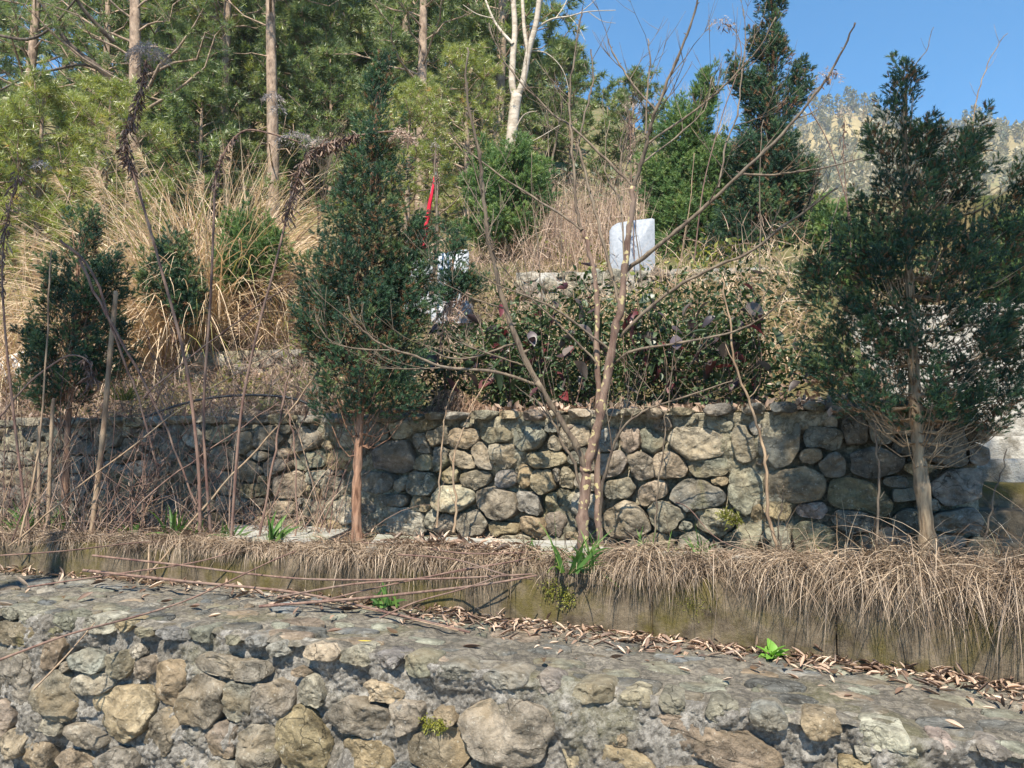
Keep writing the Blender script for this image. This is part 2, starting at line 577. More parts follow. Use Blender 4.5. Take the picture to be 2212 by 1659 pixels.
def ribbons(geo, base, d0, L, w, bend, r, segs=5, gravity=None, width_dir=None):
    """Many blades: base (N,3), first direction d0, length L, width w, bend towards gravity."""
    base = np.asarray(base, 'f8')
    N = len(base)
    if N == 0:
        return
    d = np.array(d0, 'f8')
    d /= np.linalg.norm(d, axis=1)[:, None]
    L = np.broadcast_to(np.asarray(L, 'f8'), (N,))
    w = np.broadcast_to(np.asarray(w, 'f8'), (N,))
    bend = np.broadcast_to(np.asarray(bend, 'f8'), (N,))
    g = np.array([0, 0, -1.0]) if gravity is None else np.asarray(gravity)
    side = np.cross(d, RNG.normal(size=(N, 3)) if width_dir is None else width_dir)
    side /= np.linalg.norm(side, axis=1)[:, None] + 1e-9
    p = base.copy()
    V = np.zeros((N, (segs + 1) * 2, 3))
    for i in range(segs + 1):
        t = i / segs
        ww = (w * (1 - t ** 2.2) + 0.0004)[:, None]
        V[:, 2 * i] = p + side * ww * 0.5
        V[:, 2 * i + 1] = p - side * ww * 0.5
        p = p + d * (L / segs)[:, None]
        d = d + g * (bend / segs)[:, None] + RNG.normal(size=(N, 3)) * 0.05
        d /= np.linalg.norm(d, axis=1)[:, None]
    q = np.array([(2 * i, 2 * i + 1, 2 * i + 3, 2 * i + 2) for i in range(segs)])
    nv = (segs + 1) * 2
    Fc = q[None] + (np.arange(N) * nv)[:, None, None]
    geo.add(V.reshape(-1, 3), Fc.reshape(-1, 4), np.repeat(np.broadcast_to(np.asarray(r, 'f8'), (N,)), nv))

# ------------------------------------------------------------------ terrain
WB = (6.02, -0.39)        # line of the rear wall:  y = a + b x
KB = (4.81, -0.345)       # kerb
WA = (3.70, -0.345)       # front edge of the foreground wall
Z_TER, Z_TOP = -0.755, 0.27
ST0 = np.array([2.94, 4.87])
STE = np.array([0.2, 0.98]) / math.hypot(0.2, 0.98)
STR = np.array([STE[1], -STE[0]])
UP = [(-5, 0.2), (0, 0.24), (1.0, 0.30), (1.5, 0.5), (2.3, 0.95), (3.2, 1.65), (4.5, 2.45), (6, 3.0), (10, 5.4), (14, 7.5), (20, 10.6), (35, 19.5), (55, 32.0), (75, 44.0), (110, 52.0), (200, 40.0)]


def zwalk(x):
    return -1.0 - 0.0475 * np.clip(np.asarray(x, 'f8') + 1.5, 0, 6)


def terr(X, Y, rough=True):
    X = np.asarray(X, 'f8')
    Y = np.asarray(Y, 'f8')
    u = (Y - (WB[0] + WB[1] * X)) * 0.932
    kf = np.clip((u - 3) / 7, 0, 1) * (X < 0)
    u = u * (1 - kf) + (Y - WB[0]) * 0.932 * kf
    h = np.interp(u, [a for a, b in UP], [b for a, b in UP])
    az = X / np.maximum(Y, 1)
    m = np.interp(az, [-0.9, -0.3, -0.02, 0.12, 0.22, 0.4, 0.7], [0.9, 1.0, 1.0, 0.86, 0.70, 0.56, 0.5])
    k = np.clip((u - 6) / 10, 0, 1)
    h = h * (1 + (m - 1) * k)
    P = np.stack([X.ravel(), Y.ravel(), 0 * X.ravel()], -1)
    if rough:
        amp = np.clip(u.ravel() / 6, 0.1, 1.5)
        h = h + (fbm(P * 0.7, 4, 5) * 0.16 * amp).reshape(h.shape)
    rel = np.stack([X - ST0[0], Y - ST0[1]], -1)
    al = rel @ STE
    ac = rel @ STR
    hs = -0.95 + 0.165 / 0.29 * np.minimum(al, 14 * 0.29) + 0.3 * np.maximum(al - 14 * 0.29, 0)
    sel = (ac > -0.12) & (ac < 2.9) & (al > -0.3)
    h = np.where(sel, np.minimum(h, hs), h)
    return h


def tz(x, y):
    return float(terr(np.array([x]), np.array([y]))[0])


def grid_geo(P, r=0.5):
    """P (n,m,3) -> Geo."""
    n, m = P.shape[:2]
    g = Geo()
    i = np.arange(n - 1)[:, None]
    j = np.arange(m - 1)[None, :]
    q = np.stack([i * m + j, i * m + j + 1, (i + 1) * m + j + 1, (i + 1) * m + j], -1).reshape(-1, 4)
    g.add(P.reshape(-1, 3), q, r)
    return g


# wide ground down to the horizon
xs = np.concatenate([-np.geomspace(1500, 2, 24), np.linspace(-1.5, 1.5, 5), np.geomspace(2, 1500, 24)])
ys = np.concatenate([-np.geomspace(1500, 2, 24), np.linspace(-1.5, 3, 8), np.geomspace(4, 1500, 30)])
Xg, Yg = np.meshgrid(xs, ys, indexing='ij')
Pg = np.stack([Xg, Yg, -2.25 + 0.03 * np.sin(Xg * 1.3) * np.cos(Yg * 1.1)], -1)
grid_geo(Pg).build('ground', GROUND, smooth=True, kind='structure')

# hillside behind the rear wall
az = np.linspace(-1.5, 1.15, 230)
dd = np.concatenate([np.linspace(0, 10, 130)[:-1], np.geomspace(10, 190, 80)])
A2, D2 = np.meshgrid(az, dd, indexing='ij')
Y0 = (WB[0] + 0.10) / (1 - WB[1] * A2)
Yh = Y0 + D2
Xh = A2 * Yh
Ph = np.stack([Xh, Yh, terr(Xh, Yh)], -1)
grid_geo(Ph).build('hillside', HILL, smooth=True, kind='structure')

# terrace strip between kerb and rear wall
xs = np.linspace(-7.6, 4.6, 260)
ts = np.linspace(0, 1, 36)
X2, T2 = np.meshgrid(xs, ts, indexing='ij')
Yk = KB[0] + KB[1] * X2 + 0.06
Yb = WB[0] + WB[1] * X2 + 0.25
Y2 = Yk + (Yb - Yk) * T2
Z2 = Z_TER - 0.01 + fbm(np.stack([X2.ravel(), Y2.ravel(), 0 * X2.ravel()], -1) * 3, 4, 2).reshape(X2.shape) * 0.018 + 0.03 * T2 ** 2
grid_geo(np.stack([X2, Y2, Z2], -1)).build('terrace', SOIL, smooth=True, kind='structure')


# ------------------------------------------------------------------ stone walls
class WallFrame:
    def __init__(self, a, b):
        self.a, self.b = a, b
        self.k = math.sqrt(1 + b * b)
        self.t = np.array([1, b, 0]) / self.k
        self.nrm = np.array([b, -1, 0]) / self.k
        self.org = np.array([0, a, 0])

    def sz(self, px, py):
        p = on_line(px, py, self.a, self.b)
        return p.x * self.k, p.z

    def P(self, s, z, d=0.0):
        s, z, d = np.broadcast_arrays(np.asarray(s, 'f8'), np.asarray(z, 'f8'), np.asarray(d, 'f8'))
        return self.org + s[..., None] * self.t + z[..., None] * np.array([0, 0, 1.0]) + d[..., None] * self.nrm


TONE = {
    't': (0.29, 0.24, 0.165), 'g': (0.23, 0.215, 0.185), 'l': (0.38, 0.35, 0.28), 'd': (0.105, 0.105, 0.098),
    'b': (0.195, 0.155, 0.12), 'o': (0.29, 0.22, 0.125), 'n': (0.175, 0.175, 0.14), 's': (0.145, 0.152, 0.152), 'p': (0.255, 0.21, 0.175), 'm': (0.125, 0.12, 0.065)}


def digit(frame, items, x0, y0, sc):
    out = []
    for it in items:
        cx, cy, w, h = it[:4]
        rot = it[4] if len(it) > 4 else 0
        tone = it[5] if len(it) > 5 else random.choice('ttgglnnbo')
        px, py = x0 + cx * sc, y0 + cy * sc
        s, z = frame.sz(px, py)
        s1, _ = frame.sz(px - w * sc / 2, py)
        s2, _ = frame.sz(px + w * sc / 2, py)
        _, z1 = frame.sz(px, py - h * sc / 2)
        _, z2 = frame.sz(px, py + h * sc / 2)
        ww, hh = (s2 - s1) / 2, abs(z1 - z2) / 2
        if abs(rot) > 30:
            m = px
            sx = (s2 - s1) / (w * sc)
            sy = abs(z1 - z2) / (h * sc)
            k = (sx + sy) / 2
            ww, hh = w * sc * k / 2, h * sc * k / 2
        out.append([s, z, ww, hh, math.radians(-rot), random.uniform(2.3, 3.4), tone])
    return out


def ell(st, s, z):
    c, n = math.cos(st[4]), math.sin(st[4])
    x = (s - st[0]) * c + (z - st[1]) * n
    y = -(s - st[0]) * n + (z - st[1]) * c
    p = st[5]
    return (np.abs(x / st[2]) ** p + np.abs(y / st[3]) ** p) ** (1 / p)


def fill(stones, s0, s1, zlo, zhi, rmin, rmax, tries, tones, asp=(0.6, 0.95), overlap=0.85, ok=None):
    new = []
    allst = list(stones)
    for k in range(tries):
        q = k / tries
        a = rmax + (rmin - rmax) * min(1, q * 1.25) * random.uniform(0.7, 1.0)
        b = a * random.uniform(*asp)
        s = random.uniform(s0, s1)
        lo, hi = zlo(s) if callable(zlo) else zlo, zhi(s) if callable(zhi) else zhi
        if hi - lo < 2 * b * 0.8:
            continue
        z = random.uniform(lo + b * 0.8, hi - b * 0.8)
        if ok and not ok(s, z):
            continue
        rot = random.gauss(0, 0.22)
        th = np.arange(10) * 2 * math.pi / 10
        ps = s + np.cos(th) * a * overlap
        pz = z + np.sin(th) * b * overlap
        ps = np.append(ps, s)
        pz = np.append(pz, z)
        bad = False
        for st in allst:
            if abs(st[0] - s) > st[2] + st[3] + a + b or abs(st[1] - z) > st[2] + st[3] + a + b:
                continue
            if (ell(st, ps, pz) < 0.97).any():
                bad = True
                break
        if not bad:
            n = [s, z, a, b, rot, random.uniform(2.2, 3.2), random.choice(tones)]
            allst.append(n)
            new.append(n)
    return new


def outlines(stones, K, grow, gap):
    res = []
    th = np.arange(K) * 2 * math.pi / K
    fr = np.linspace(0.3, 1.0, 26)
    for i, st in enumerate(stones):
        c, n = math.cos(st[4]), math.sin(st[4])
        dx, dy = np.cos(th), np.sin(th)
        lx = dx * c + dy * n
        ly = -dx * n + dy * c
        p = st[5]
        r0 = 1 / (np.abs(lx / st[2]) ** p + np.abs(ly / st[3]) ** p) ** (1 / p)
        r0 = r0 * (1 + 0.07 * np.sin(th * 2 + i) + 0.05 * np.sin(th * 3 + i * 2.1) + 0.035 * np.sin(th * 5 + i * 3.7))
        R = r0[:, None] * fr[None] * grow
        S = st[0] + R * dx[:, None]
        Z = st[1] + R * dy[:, None]
        mine = fr[None] * grow
        okm = np.ones_like(R, bool)
        for j, o in enumerate(stones):
            if j == i:
                continue
            reach = max(st[2], st[3]) * grow + max(o[2], o[3]) * 1.3
            if abs(o[0] - st[0]) > reach or abs(o[1] - st[1]) > reach:
                continue
            okm &= mine < ell(o, S, Z)
        idx = np.where(okm.all(1), len(fr) - 1, np.argmin(okm, axis=1) - 1)
        idx = np.clip(idx, 0, len(fr) - 1)
        r = R[np.arange(K), idx]
        rp = random.Random(i * 31 + K)
        hm = float(np.mean(r))
        for f_ in range(rp.choice((4, 5, 6, 7))):
            ph = rp.uniform(0, 2 * math.pi)
            cc = np.cos(th - ph)
            hh = float(np.max(r * cc)) * rp.uniform(0.80, 0.97)
            r = np.where(cc > 0.15, np.minimum(r, hh / np.maximum(cc, 0.15)), r)
        r = (np.roll(r, 1) + 4 * r + np.roll(r, -1)) / 6
        res.append(np.maximum(r - gap, 0.012))
    return res


def stone_mesh(r, D, q, rings, seed, e1, e2, e3, skirt=0.12, rough=1.0, facets=3):
    K = len(r)
    rg = random.Random(seed)
    th = np.arange(K) * 2 * math.pi / K
    rho = np.sin(np.linspace(0, 1, rings + 1)[1:] * math.pi / 2)
    X = rho[:, None] * r[None] * np.cos(th)[None]
    Y = rho[:, None] * r[None] * np.sin(th)[None]
    Dp = D * np.clip(1 - rho ** q, 0, 1) ** (1 / q)
    Dp = np.repeat(Dp[:, None], K, 1)
    X = np.concatenate([[[0] * K], X])
    Y = np.concatenate([[[0] * K], Y])
    Dp = np.concatenate([[[D] * K], Dp])
    m = float(r.mean())
    for f in range(facets):
        a = rg.uniform(0, 2 * math.pi)
        sl = rg.uniform(0.25, 1.25) * D / m
        c0 = D * rg.uniform(0.62, 0.95)
        Dp = np.minimum(Dp, c0 + sl * (X * math.cos(a) + Y * math.sin(a)))
    P = np.stack([X.ravel(), Y.ravel(), Dp.ravel()], -1)
    nz = fbm(P * (1.2 / max(m, 0.02)) + seed * 3.7, 4, seed, 0.55).reshape(X.shape)
    nz2 = fbm(P * 38 + seed, 3, seed + 9, 0.6).reshape(X.shape)
    rid = 0.5 - np.abs(fbm(P * (2.2 / max(m, 0.02)) + seed * 1.9, 3, seed + 21, 0.5)).reshape(X.shape)
    Dp = Dp + rough * (nz * 0.12 * m + rid * 0.13 * m + nz2 * 0.007)
    X = X * (1 + nz * 0.07)
    Y = Y * (1 + nz * 0.07)
    X = np.concatenate([X, X[-1:] * 0.97])
    Y = np.concatenate([Y, Y[-1:] * 0.97])
    Dp = np.concatenate([Dp, Dp[-1:] * 0 - skirt])
    P = X[..., None] * e1 + Y[..., None] * e2 + Dp[..., None] * e3
    n = P.shape[0]
    V = np.concatenate([P[0, :1], P[1:].reshape(-1, 3)])
    k = np.arange(K)
    k2 = (k + 1) % K
    Fc = [np.stack([0 * k, 1 + k, 1 + k2], -1)]
    for j in range(n - 2):
        a, b = 1 + j * K, 1 + (j + 1) * K
        Fc.append(np.stack([a + k, b + k, b + k2], -1))
        Fc.append(np.stack([a + k, b + k2, a + k2], -1))
    return V, np.concatenate(Fc)


def place_stones(wall, frame, stones, K, rings, grow, gap, dome, name='stone', skirt=0.12, rough=1.0, base_d=0.0):
    E3 = np.array([0, 0, 1.0])
    outs = outlines(stones, K, grow, gap)
    wl = np.array(wloc(wall))
    for i, (st, r) in enumerate(zip(stones, outs)):
        m = min(st[2], st[3])
        D = min(max(m * random.uniform(*dome), 0.02), 0.16)
        V, Fc = stone_mesh(r, D, random.uniform(2.4, 3.6), rings, 1000 + i * 7 + len(stones), frame.t, E3, frame.nrm, skirt, rough, random.choice((3, 4, 5)))
        me = raw_mesh(name, V, Fc, STONE, True)
        c = frame.P(st[0], st[1], base_d + random.uniform(-0.012, 0.012))
        o = link(name, me, wall, c - wl)
        t = tuple(0.6 * a_ + 0.4 * b_ for a_, b_ in zip(TONE[st[6]], (0.20, 0.172, 0.13)))
        f = random.uniform(0.8, 1.15)
        o.color = (t[0] * f * random.uniform(0.94, 1.06), t[1] * f, t[2] * f * random.uniform(0.92, 1.08), 1)


def mortar_sheet(wall, frame, s0, s1, zlo, zhi, ds, depth, mat, seed, lump=0.03, crumb=0.010):
    """A rough sheet of mortar behind the stones; depth(s,z) is its level."""
    S = np.arange(s0, s1 + ds, ds)
    nz = int((max(zhi(S)) - min(zlo(S))) / ds) + 2
    T = np.linspace(0, 1, nz)
    S2, T2 = np.meshgrid(S, T, indexing='ij')
    lo, hi = zlo(S)[:, None], zhi(S)[:, None]
    Z2 = lo + (hi - lo) * T2
    P = np.stack([S2.ravel(), Z2.ravel(), 0 * S2.ravel() + seed], -1)
    d = depth(S2, Z2).ravel()
    d = d + fbm(P * 7, 3, seed) * lump * 0.8
    cr = fbm(P * 30, 3, seed + 3, 0.6)
    d = d + np.abs(cr) * crumb * 1.6 + fbm(P * 70, 2, seed + 5) * crumb * 0.5
    g = grid_geo(frame.P(S2, Z2, d.reshape(S2.shape)))
    return g.build('mortar', mat, wall, smooth=True)


# ---- rear wall -----------------------------------------------------------------
FB = WallFrame(*WB)
Z5 = (768.0, 823.0, 0.2315)
Z6 = (1207.0, 823.0, 0.2315)
R6 = (1474.7, 553.0, 1 / 3)
R3 = (1474.7, 1106.0, 1 / 3)
R4 = (0.0, 553.0, 1 / 3)
cop = digit(FB, [(600, 345, 120, 55, 0, 'n'), (750, 325, 180, 75, 0, 'g'), (935, 330, 185, 80, 0, 'g'), (1175, 310, 240, 90, -4, 'n'), (1440, 310, 240, 80, 0, 't'), (1665, 325, 240, 95, 0, 'b'), (1850, 300, 110, 70, 0, 't')], *Z5)
cop += digit(FB, [(200, 290, 240, 85, 0, 'l'), (490, 280, 170, 80, 0, 'l'), (680, 280, 200, 75, 0, 'l'), (890, 295, 210, 110, 3, 't'), (1150, 275, 290, 75, 0, 't'), (1480, 245, 310, 110, -3, 's'), (1800, 235, 230, 105, -3, 's')], *Z6)
cop += digit(FB, [(660, 950, 180, 75, 0, 'd'), (860, 945, 160, 60, 0, 's'), (1030, 960, 170, 60, 0, 'g'), (1210, 962, 170, 55, 0, 'n'), (1400, 960, 190, 60, 0, 's')], *R6)
stB = digit(FB, [(610, 580, 230, 130, 50, 'g'), (765, 525, 215, 175, -10, 'd'), (1000, 540, 285, 200, 5, 't'), (1310, 510, 310, 150, 0, 'n'), (1625, 535, 330, 240, 0, 'n'), (1850, 590, 150, 150, 0, 't'),
                 (360, 700, 390, 310, 0, 'd'), (630, 760, 165, 165, 0, 'n'), (790, 720, 150, 270, -10, 's'), (990, 735, 255, 180, 0, 't'), (1160, 690, 265, 150, 50, 'p'), (1380, 680, 260, 235, 0, 't'), (1750, 725, 370, 165, 0, 't'), (80, 680, 165, 220, 0, 'd'),
                 (210, 945, 310, 200, 0, 'd'), (420, 965, 210, 115, -35, 'n'), (610, 955, 320, 210, 0, 'd'), (875, 880, 185, 175, 0, 't'), (1100, 920, 320, 175, 0, 'b'), (1395, 915, 260, 155, -5, 's'), (1565, 900, 150, 230, 20, 'o'), (1750, 940, 240, 215, 0, 't'), (1880, 890, 110, 160, 0, 'g'),
                 (350, 1115, 300, 115, 0, 'd'), (120, 1170, 170, 155, 0, 'd'), (585, 1150, 210, 150, 0, 'o'), (910, 1100, 420, 255, 5, 'l'), (1330, 1160, 410, 280, 25, 'p'), (1620, 1155, 280, 190, 10, 's'), (1830, 1130, 150, 180, 0, 'm'),
                 (420, 1300, 460, 250, 5, 'l'), (700, 1290, 170, 130, -50, 'g'), (830, 1340, 200, 220, 0, 'p'), (1080, 1330, 310, 270, -20, 'g'), (1370, 1370, 320, 145, -10, 'o'), (1660, 1360, 290, 205, 10, 'o'), (1860, 1330, 200, 230, 0, 'b'),
                 (160, 1470, 160, 160, 0, 'n'), (310, 1450, 150, 85, 0, 'o'), (100, 1320, 160, 180, 0, 'd'), (1480, 1480, 300, 85, 0, 't'), (1800, 1490, 180, 90, 0, 'g')], *Z5)
stB += digit(FB, [(130, 540, 290, 230, 0, 't'), (190, 690, 230, 150, -20, 'n'), (440, 560, 180, 225, 0, 'g'), (660, 560, 210, 240, -15, 'p'), (860, 570, 215, 240, 0, 'n'), (1310, 590, 540, 300, 5, 'l'), (1715, 600, 235, 320, -10, 'g'), (1830, 450, 150, 110, 0, 'l'),
                  (500, 790, 300, 270, 0, 'g'), (770, 790, 220, 350, -15, 'p'), (1035, 790, 255, 310, -8, 't'), (1440, 800, 390, 205, -15, 'n'), (560, 990, 320, 205, -10, 'g'), (870, 1045, 370, 195, -25, 't'), (1290, 1060, 590, 290, 8, 's'), (1740, 980, 330, 460, 0, 'n'), (1490, 935, 190, 100, 0, 'o'),
                  (620, 1290, 430, 350, 0, 't'), (990, 1240, 320, 275, 10, 'g'), (1460, 1310, 460, 260, 0, 'l'), (920, 1485, 350, 115, 0, 't'), (1720, 1490, 340, 330, 0, 'n'), (650, 1545, 200, 100, 0, 'n'), (50, 900, 140, 200, 0, 't'), (50, 1110, 140, 200, 0, 'm'), (260, 1360, 150, 220, 0, 'b'), (1870, 1220, 150, 200, 0, 'o')], *Z6)
stB += digit(FB, [(630, 1220, 270, 330, 0, 's'), (900, 1180, 290, 150, 5, 'd'), (1120, 1140, 160, 190, 0, 'd'), (1290, 1150, 165, 170, 0, 'n'), (1430, 1225, 170, 110, 0, 'd'), (840, 1290, 180, 95, 0, 'b'), (980, 1355, 225, 150, 0, 'n'), (1240, 1340, 330, 215, 0, 'd'), (1680, 1240, 330, 250, 0, 's'),
                  (720, 1480, 390, 225, -5, 'b'), (1130, 1560, 400, 215, 5, 'm'), (1390, 1460, 190, 80, 0, 'd'), (1760, 1500, 330, 225, 0, 's'), (1450, 1550, 200, 90, 0, 'n'), (600, 1640, 210, 125, 0, 'o'), (860, 1645, 230, 105, 0, 'p')], *R6)
stB += digit(FB, [(880, 190, 380, 200, 5, 'm'), (1290, 190, 390, 135, 0, 'b'), (1100, 55, 330, 170, 10, 's'), (1770, 60, 340, 165, 0, 's'), (1480, 60, 200, 150, 0, 'd'), (1700, 200, 300, 120, 0, 'g')], *R3)
stB += digit(FB, [(80, 1215, 160, 120, 0, 't'), (270, 1275, 110, 125, 0, 't'), (490, 1240, 95, 140, 0, 'g'), (590, 1250, 110, 100, 0, 'd'), (60, 1320, 140, 125, 0, 'g'), (150, 1310, 90, 90, 0, 'l'), (500, 1345, 100, 125, 0, 's'), (590, 1350, 120, 125, 0, 'n'), (420, 1330, 85, 125, 0, 'p'), (50, 1430, 130, 125, 0, 't'), (180, 1430, 115, 115, 0, 't'), (290, 1430, 120, 115, 0, 'g'),
                  (910, 1380, 200, 120, 0, 's'), (1130, 1260, 180, 150, 0, 'n'), (1440, 1310, 220, 140, 0, 'n'), (1720, 1190, 200, 150, 0, 'd'), (1960, 1200, 220, 150, 0, 'g'), (2010, 1320, 200, 130, 0, 'n'), (1180, 1400, 170, 150, 0, 'n'), (830, 1460, 110, 90, 0, 't'), (980, 1490, 170, 110, 0, 'n'), (650, 1580, 210, 110, 0, 'g'), (850, 1620, 190, 110, 0, 'n'), (1110, 1610, 200, 120, 0, 's'), (1300, 1570, 190, 140, 0, 'n'), (2050, 1430, 110, 120, 0, 'l'), (2150, 1500, 150, 160, 0, 'g'), (1780, 1370, 180, 120, 0, 'b'), (1650, 1520, 190, 90, 0, 'm'), (1500, 1600, 200, 110, 0, 's'), (1800, 1640, 200, 110, 0, 't')], *R4)
SB0, SB1 = -7.2 * FB.k, 2.95 * FB.k
ok_in = [s for s in stB if s[1] < 0.24 and SB0 < s[0] < SB1 + 0.1]
stB = ok_in
cop = [c for c in cop if c[0] < SB1]
cop_l = []
s = SB0
cs_min = min(c[0] - c[2] for c in cop)
while s < cs_min - 0.05:
    a = random.uniform(0.09, 0.17)
    cop_l.append([s + a, 0.235 + random.uniform(-0.01, 0.01), a, random.uniform(0.03, 0.045), random.gauss(0, 0.05), 2.8, random.choice('gtnls')])
    s += 2 * a * random.uniform(0.98, 1.15)
for c in cop:
    c[1] = 0.24 + (c[1] - 0.24) * 0.4
cop += cop_l
wallB = thing('stone_wall', 'rear retaining wall of rounded fieldstones with flat coping stones, in the middle', 'stone wall', (0, WB[0], Z_TER))
fillers = fill(stB + cop, SB0, SB1, Z_TER - 0.05, 0.20, 0.035, 0.16, 9000, 'ttggnndsbolp', (0.55, 0.9), 0.82)
stB += fillers
place_stones(wallB, FB, stB, 36, 9, 1.24, 0.004, (0.45, 0.75), 'stone', 0.14)
place_stones(wallB, FB, cop, 30, 7, 1.06, 0.003, (1.5, 2.2), 'coping_stone', 0.24, base_d=0.055)


def depthB(S, Z):
    P = np.stack([S.ravel(), Z.ravel(), 0 * S.ravel()], -1)
    m = fbm(P * 2.2, 3, 41).reshape(S.shape)
    topz = np.clip((Z - 0.02) / 0.2, 0, 1)
    return -0.135 + 0.115 * np.clip(m * 1.7 - 0.05 + 0.8 * topz, 0, 1)


mortar_sheet(wallB, FB, SB0, SB1, lambda S: 0 * S + Z_TER - 0.1, lambda S: 0 * S + 0.235, 0.017, depthB, MORTAR_B, 11, 0.035, 0.014)
g = Geo()
q = [FB.P(SB0, Z_TER - 0.1, -0.45), FB.P(SB1, Z_TER - 0.1, -0.45), FB.P(SB1, 0.225, -0.45), FB.P(SB0, 0.225, -0.45), FB.P(SB0, Z_TER - 0.1, -0.06), FB.P(SB1, Z_TER - 0.1, -0.12), FB.P(SB1, 0.225, -0.12), FB.P(SB0, 0.225, -0.06)]
g.add(q, [(0, 1, 2, 3), (4, 7, 6, 5), (0, 3, 7, 4), (1, 5, 6, 2), (3, 2, 6, 7)])
g.build('core', MORTAR_B, wallB)

# ---- foreground wall -------------------------------------------------------------
FA = WallFrame(*WA)
R1 = (0.0, 1106.0, 1 / 3)
R2 = (737.3, 1106.0, 1 / 3)
edgeA = digit(FA, [(60, 630, 120, 70, 0, 'n'), (190, 640, 150, 85, 0, 'l'), (430, 690, 150, 95, 10, 'n'), (640, 715, 220, 105, 0, 'l'), (800, 740, 105, 65, 0, 'o'), (930, 780, 95, 55, 0, 'n'), (1130, 790, 210, 65, 0, 's'), (1310, 800, 135, 95, 0, 'n'), (1500, 830, 95, 55, 0, 'n'), (1640, 840, 145, 65, 0, 's'), (1800, 890, 135, 90, 0, 'g'), (2090, 910, 220, 100, 0, 't')], *R1)
edgeA += digit(FA, [(90, 935, 180, 120, 0, 'g'), (320, 950, 185, 85, 0, 's'), (500, 990, 200, 130, 0, 'n'), (750, 1010, 260, 100, 5, 's'), (1080, 1030, 295, 105, 3, 's'), (1320, 1105, 195, 105, 5, 'g'), (1630, 1135, 225, 115, -5, 'n'), (1910, 1190, 175, 105, 0, 't'), (2140, 1230, 160, 120, 0, 'g')], *R2)
edgeA += digit(FA, [(250, 1295, 230, 120, 5, 'g'), (550, 1320, 265, 130, 5, 's'), (890, 1400, 255, 150, 8, 'o'), (1310, 1440, 370, 140, 5, 'l'), (1690, 1520, 160, 85, 0, 'p'), (2010, 1560, 200, 90, 0, 'g')], *R3)
stA = digit(FA, [(110, 790, 270, 135, 5, 'b'), (370, 765, 125, 75, 0, 'm'), (110, 1050, 230, 300, 20, 'p'), (360, 905, 230, 115, -55, 'b'), (330, 1200, 260, 320, 15, 'n'), (560, 970, 250, 150, 0, 's'), (770, 985, 175, 160, 0, 'n'), (930, 1020, 115, 140, 0, 'b'), (580, 1110, 285, 145, -10, 'g'), (820, 1310, 490, 345, -10, 'o'), (300, 1360, 235, 115, 10, 'n'),
                 (1100, 1110, 215, 260, 0, 'b'), (1310, 1210, 320, 315, 0, 'b'), (1540, 1230, 195, 265, 5, 'n'), (1760, 1220, 305, 255, -15, 'g'), (1520, 1020, 540, 120, 4, 'n'), (1940, 1040, 100, 45, 0, 'b'), (2010, 1180, 155, 195, 0, 'g'), (560, 1460, 305, 115, 15, 'p'), (1050, 1410, 205, 300, 15, 'b'), (1460, 1470, 185, 260, 0, 'b'), (1660, 1510, 290, 285, 0, 'g'), (1960, 1480, 320, 430, -18, 'o'),
                 (240, 1560, 165, 185, 0, 'b'), (30, 1340, 125, 225, 0, 'p'), (780, 1620, 265, 165, 0, 'g'), (480, 1620, 225, 125, 0, 'b'), (100, 1500, 150, 200, 0, 't')], *R1)
stA += digit(FA, [(260, 1160, 270, 120, 0, 't'), (110, 1335, 470, 205, 3, 'p'), (420, 1330, 205, 205, 5, 'p'), (1500, 1325, 290, 140, 10, 'o'), (640, 1540, 380, 265, 0, 'b'), (150, 1590, 330, 200, 0, 'o'), (2348, 1482, 1130, 215, 9, 'b'), (1690, 1610, 720, 230, 5, 't')], *R2)
stA += digit(FA, [(1170, 1560, 110, 90, 0, 'l'), (1150, 1645, 330, 85, 0, 'o'), (1360, 1640, 85, 65, 0, 'g')], *R3)
heart = digit(FA, [(1090, 1400, 550, 440, 0, 'p')], *R2)[0]
heart[5] = 2.2
stA.append(heart)
SA0, SA1 = -5.2 * FA.k, 3.4 * FA.k


def zA(S):
    return zwalk(np.asarray(S) / FA.k)


for e in edgeA:                       # edge stones sit with their tops just at the walkway
    e[1] = min(e[1], float(zA(e[0])) - e[3] * 0.55)
stA = [s for s in stA if s[1] + s[3] < float(zA(s[0])) + 0.05]
wallA = thing('stone_wall', 'foreground wall of large rounded stones set in grey mortar, along the bottom', 'stone wall', (0, WA[0], -2.25))
sx = max(e[0] + e[2] for e in edgeA)
extra = []
s = sx + 0.05
while s < SA1:
    a = random.uniform(0.07, 0.13)
    extra.append([s + a, float(zA(s)) - 0.04, a, random.uniform(0.035, 0.05), 0, 2.6, random.choice('gnts')])
    s += 2 * a + random.uniform(0.0, 0.12)
s = min(e[0] - e[2] for e in edgeA) - 0.02
while s > SA0:
    a = random.uniform(0.07, 0.13)
    extra.append([s - a, float(zA(s)) - 0.045, a, random.uniform(0.035, 0.05), 0, 2.6, random.choice('gnts')])
    s -= 2 * a + random.uniform(0.0, 0.08)
edgeA += extra
fa = fill(stA + edgeA, SA0, SA1, -2.25, lambda s: float(zA(s)) - 0.12, 0.03, 0.2, 2600, 'bpgnotsg', (0.55, 0.9), 0.98,
          ok=lambda s, z: random.random() < (0.25 if s > 0.9 else 0.8))
place_stones(wallA, FA, stA + edgeA + fa, 52, 13, 1.14, 0.002, (0.35, 0.62), 'stone', 0.16, base_d=0.008)


